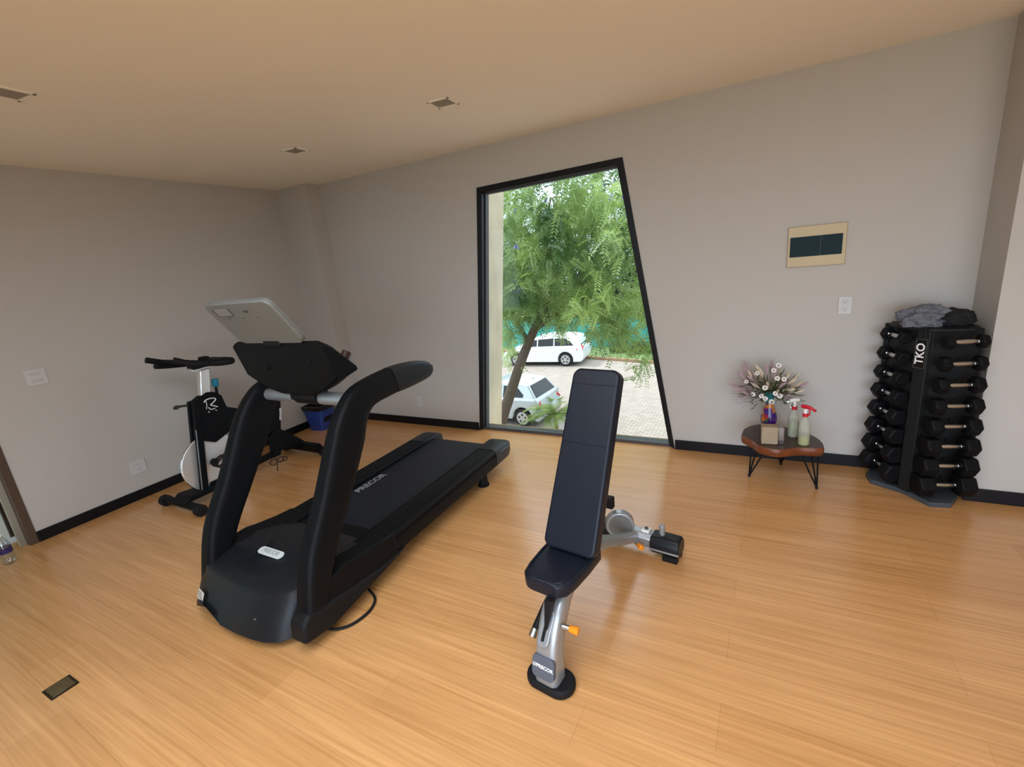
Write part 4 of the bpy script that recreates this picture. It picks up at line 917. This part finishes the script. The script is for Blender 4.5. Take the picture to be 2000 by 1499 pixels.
# ---- trees
def leaf_mat(name, c0, c1, scale=1.2):
    m = bpy.data.materials.new(name); m.use_nodes = True; nt = m.node_tree; N = nt.nodes; L = nt.links
    for n in list(N): N.remove(n)
    o = N.new('ShaderNodeOutputMaterial'); d = N.new('ShaderNodeBsdfDiffuse'); t = N.new('ShaderNodeBsdfTranslucent'); g = N.new('ShaderNodeBsdfGlossy'); g.inputs['Roughness'].default_value = .4
    m1 = N.new('ShaderNodeMixShader'); m1.inputs[0].default_value = .35; m2 = N.new('ShaderNodeMixShader'); m2.inputs[0].default_value = .05
    tc = N.new('ShaderNodeTexCoord'); nz = N.new('ShaderNodeTexNoise'); nz.inputs['Scale'].default_value = scale; nz.inputs['Detail'].default_value = 3; rp = N.new('ShaderNodeValToRGB')
    rp.color_ramp.elements[0].position = .35; rp.color_ramp.elements[1].position = .68; rp.color_ramp.elements[0].color = (*c0, 1); rp.color_ramp.elements[1].color = (*c1, 1)
    L.new(tc.outputs['Object'], nz.inputs['Vector']); L.new(nz.outputs['Fac'], rp.inputs[0]); L.new(rp.outputs[0], d.inputs[0]); L.new(rp.outputs[0], t.inputs[0])
    L.new(d.outputs[0], m1.inputs[1]); L.new(t.outputs[0], m1.inputs[2]); L.new(m1.outputs[0], m2.inputs[1]); L.new(g.outputs[0], m2.inputs[2]); L.new(m2.outputs[0], o.inputs[0])
    return m
def mesh_obj(name, V, Fc, m, parent):
    me = bpy.data.meshes.new(name); me.from_pydata(V, [], Fc); me.materials.append(m); o = bpy.data.objects.new(name, me); COL.objects.link(o); o.parent = parent; return o
def leaflet(V, Fc, p, d, w, l, ww):
    i = len(V); V.extend([tuple(p), tuple(p + d * l * .45 + w * ww), tuple(p + d * l), tuple(p + d * l * .45 - w * ww)]); Fc.append((i, i + 1, i + 2, i + 3))
def rv(): return Vector((random.gauss(0, 1), random.gauss(0, 1), random.gauss(0, 1))).normalized()
M_tbark = mat('tree_bark', (.10, .075, .055), .85, var=(9, .4), bump=(25, .8))
random.seed(4)
tr = root('tree', (-6.435, 6.4, GZ), 'leafy jacaranda tree with leaning trunk and violet blossoms filling the window view', 'tree')
def T(x, z, y=6.4): return Vector((x + 6.435, y - 6.4, z - GZ))
b = B(); main = smooth_pts([T(-6.435, GZ), T(-6.05, -2.5), T(-5.62, -1.57), T(-5.22, -.72), T(-4.85, -.06), T(-4.45, .7, 6.5), T(-4.1, 1.6, 6.6)], 4)
tube(b, main, [.17 - .10 * i / (len(main) - 1) for i in range(len(main))], 14); tk = obj('trunk', b, M_tbark, tr)
for pts, r_ in (([T(-5.0, -.35), T(-5.3, .5, 6.2), T(-5.5, 1.6, 6.0)], .06), ([T(-4.85, -.06), T(-3.9, .5, 6.3), T(-2.9, .9, 6.1)], .065), ([T(-4.45, .7, 6.5), T(-4.6, 1.9, 6.9), T(-4.4, 3.0, 7.0)], .055), ([T(-6.25, -2.9), T(-6.2, -1.9, 6.3), T(-5.95, -.6, 6.2)], .035), ([T(-6.3, -3.0), T(-6.0, -1.6, 6.1), T(-5.6, -.8, 6.0)], .028)):
    b = B(); sp_ = smooth_pts(pts, 4); tube(b, sp_, [r_ * (1 - .6 * i / (len(sp_) - 1)) for i in range(len(sp_))], 8); obj('branch', b, M_tbark, tr)
V = []; Fc = []; clumps = []
def inside(p):
    x, y, z = p
    a = ((x + 3.4) / 3.5) ** 2 + ((y - 6.7) / 2.2) ** 2 + ((z - 2.2) / 2.55) ** 2 < 1
    low = z < .1 and (-4.75 < x < -3.2)       # gap through which the cars show
    return a and not low
while len(clumps) < 330:
    p = (random.uniform(-7, 0.3), random.uniform(4.5, 9), random.uniform(-1, 4.8))
    if inside(p) and random.random() < .55 + .45 * (abs(p[1] - 6.7) / 2.2) and (p[2] < 3.0 or random.random() < .45): clumps.append(Vector(p))
clumps += [Vector((x, y, z)) for x, y, z in ((-5.55, 6.3, -.25), (-5.4, 6.2, .15), (-5.7, 6.5, -.65), (-2.25, 6.2, -.35), (-1.9, 6.3, -.55), (-2.6, 6.1, -.1), (-1.6, 6.2, -.1), (-2.1, 5.9, -.75), (-2.9, 6.3, .05), (-1.5, 6.0, -.5), (-5.2, 6.6, .4), (-4.95, 6.1, .35))]
for c in clumps:
    for f in range(17):
        p = c + rv() * random.uniform(.02, .36); d = (rv() + Vector((0, 0, -.35))).normalized(); L_ = random.uniform(.22, .42); w = d.cross(rv()).normalized()
        for k in range(9):
            t_ = (k + 1) / 9; q = p + d * L_ * t_ + Vector((0, 0, -.12 * t_ * t_))
            for s in (-1, 1):
                ld = (w * s + d * .55 + Vector((0, 0, -.25))).normalized(); leaflet(V, Fc, q - Vector(tr.location), ld, ld.cross(d).cross(ld).normalized(), random.uniform(.07, .12), random.uniform(.011, .019))
fo = mesh_obj('foliage', V, Fc, leaf_mat('jacaranda_leaf', (.075, .16, .045), (.50, .66, .22), .9), tr); fo['kind'] = 'stuff'
V = []; Fc = []
for i in range(75):
    c = random.choice(clumps) + rv() * .3
    for k in range(22): 
        p = c + rv() * random.uniform(0, .07); d = rv(); leaflet(V, Fc, p - Vector(tr.location), d, d.cross(rv()).normalized(), .045, .016)
bl = mesh_obj('blossoms', V, Fc, leaf_mat('violet_blossom', (.22, .20, .55), (.35, .33, .72)), tr); bl['kind'] = 'stuff'

M_bg = leaf_mat('hedge_leaf', (.02, .05, .015), (.12, .20, .05), .5)
for i, (x, y, zc, rx, rz_, lb) in enumerate(((-14.5, 23.5, -1.0, 2.6, 2.6, 'dark bushy tree behind the fence at the far left of the window view'), (-10.8, 24.5, -.4, 2.6, 2.9, 'broad green tree behind the fence above the white wagon'), (-7.2, 23.2, -.9, 2.4, 2.5, 'round dark green tree behind the fence right of the wagon'), (-3.8, 24.5, -.2, 2.8, 3.1, 'tall green tree behind the fence toward the right window edge'), (-.4, 23.5, -.8, 2.5, 2.7, 'green tree behind the fence beyond the right window edge'))):
    t = root('background_tree', (x, y, GZ), lb, 'tree', 'trees behind the fence')
    b = B(); tube(b, [(0, 0, 0), (.1, 0, 1.2), (0, .1, zc - GZ)], [.16, .12, .07], 10); obj('trunk', b, M_tbark, t)
    V = []; Fc = []; random.seed(20 + i)
    for k in range(5200):
        u = rv(); p = Vector((u.x * rx, u.y * 1.9, u.z * rz_)) * random.uniform(.62, 1.0) * (1 + .2 * noise.noise(u * 2.5 + Vector((i, 0, 0)))); p.z += zc - GZ
        if p.z < .2: continue
        d = (rv() + Vector((0, 0, -.3))).normalized(); leaflet(V, Fc, p, d, d.cross(rv()).normalized(), random.uniform(.22, .40), random.uniform(.06, .10))
    o = mesh_obj('foliage', V, Fc, M_bg, t); o['kind'] = 'stuff'

# shrubs at the foot of the fence
for i, (x, y, r_) in enumerate(((-6.1, 18.9, .55), (-5.0, 18.7, .5), (-3.9, 18.6, .55), (-2.8, 18.5, .5))):
    V = []; Fc = []; random.seed(60 + i)
    for k in range(700):
        u = rv(); u.z = abs(u.z); p = Vector((u.x * r_, u.y * r_ * .8, u.z * r_ * 1.3)) * random.uniform(.5, 1); d = (rv() + Vector((0, 0, .3))).normalized(); leaflet(V, Fc, p, d, d.cross(rv()).normalized(), random.uniform(.10, .18), .03)
    o = mesh_obj('shrub', V, Fc, leaf_mat('shrub_leaf', (.05, .09, .03), (.26, .32, .10), 2), None); o.location = (x, y, GZ + .10)
    tag(o, ('leftmost', 'second from left', 'third from left', 'rightmost')[i] + ' of the low shrubs at the foot of the mesh fence', 'shrub', 'shrubs along the fence')

# small palm in front of the silver car
random.seed(9)
pm = root('palm', (-4.80, 7.19, GZ), 'small feathery palm in front of the silver hatchback, beside the bench top', 'palm')
b = B(); tube(b, [(0, 0, 0), (.02, 0, .45), (0, .02, .85)], [.07, .055, .045], 12); obj('stem', b, mat('palm_stem', (.18, .16, .06), .8, bump=(30, .8)), pm)
M_palm = leaf_mat('palm_leaf', (.07, .14, .02), (.28, .38, .07), 3)
for k in range(17):
    a = k * 2.4 + random.uniform(-.2, .2); el = random.uniform(.55, 1.35); L_ = random.uniform(.85, 1.2)
    o_ = Vector((math.cos(a), math.sin(a), 0)); V = []; Fc = []; pts = []
    for j in range(15):
        t_ = j / 14; pts.append(Vector((0, 0, .83)) + o_ * L_ * math.cos(el) * t_ * (1 + .3 * t_) + Vector((0, 0, L_ * (math.sin(el) * t_ - .62 * t_ ** 2.3))))
    for j in range(1, 15):
        d = (pts[j] - pts[j - 1]).normalized(); s_ = d.cross(Vector((0, 0, 1))).normalized()
        for rep in (0, .5):
            q = pts[j - 1].lerp(pts[j], rep)
            for s in (-1, 1):
                ld = (s_ * s * .85 + d * .75 + Vector((0, 0, -.12))).normalized(); leaflet(V, Fc, q, ld, Vector((0, 0, 1)).cross(ld).normalized(), .30 * math.sin(PI * (.15 + .8 * j / 15)) + .05, .014)
    fr_ = mesh_obj('frond', V, Fc, M_palm, pm)

# black railing on the terrace outside the left door
rg = root('railing', (-4.98, -2.80, -.04), 'black metal railing standing on the pale terrace outside the left door', 'railing', world_coords=True)
ORG[rg.name] = Vector((-4.98, -2.80, -.04))
def bar(name, p, q, r, par=rg): 
    b = B(); tube(b, [p, q], r, 8); return obj(name, b, M_base, par)
b = B(); bx(b, -4.965, -4.925, -2.86, -2.815, -.04, 1.05); obj('post', b, M_base, rg, .003)
b = B(); bx(b, -5.00, -4.90, -2.93, -2.81, -.04, -.028); obj('base_flange', b, M_base, rg, .002)
bar('bar', (-4.955, -2.785, -.035), (-4.955, -2.785, .62), .008)
bar('bar', (-5.25, -2.55, -.035), (-5.25, -2.55, 1.0), .010)
for i in range(7):
    z = .05 + i * .085; bar('rung', (-4.955, -2.80, z + .035), (-4.87, -2.70, z - .01), .006)
    bar('rung', (-4.955, -2.785, z + .02), (-5.05, -2.60, z + .02), .005)
bar('top_rail', (-4.945, -4.6, 1.05), (-4.945, -2.4, 1.05), .02)
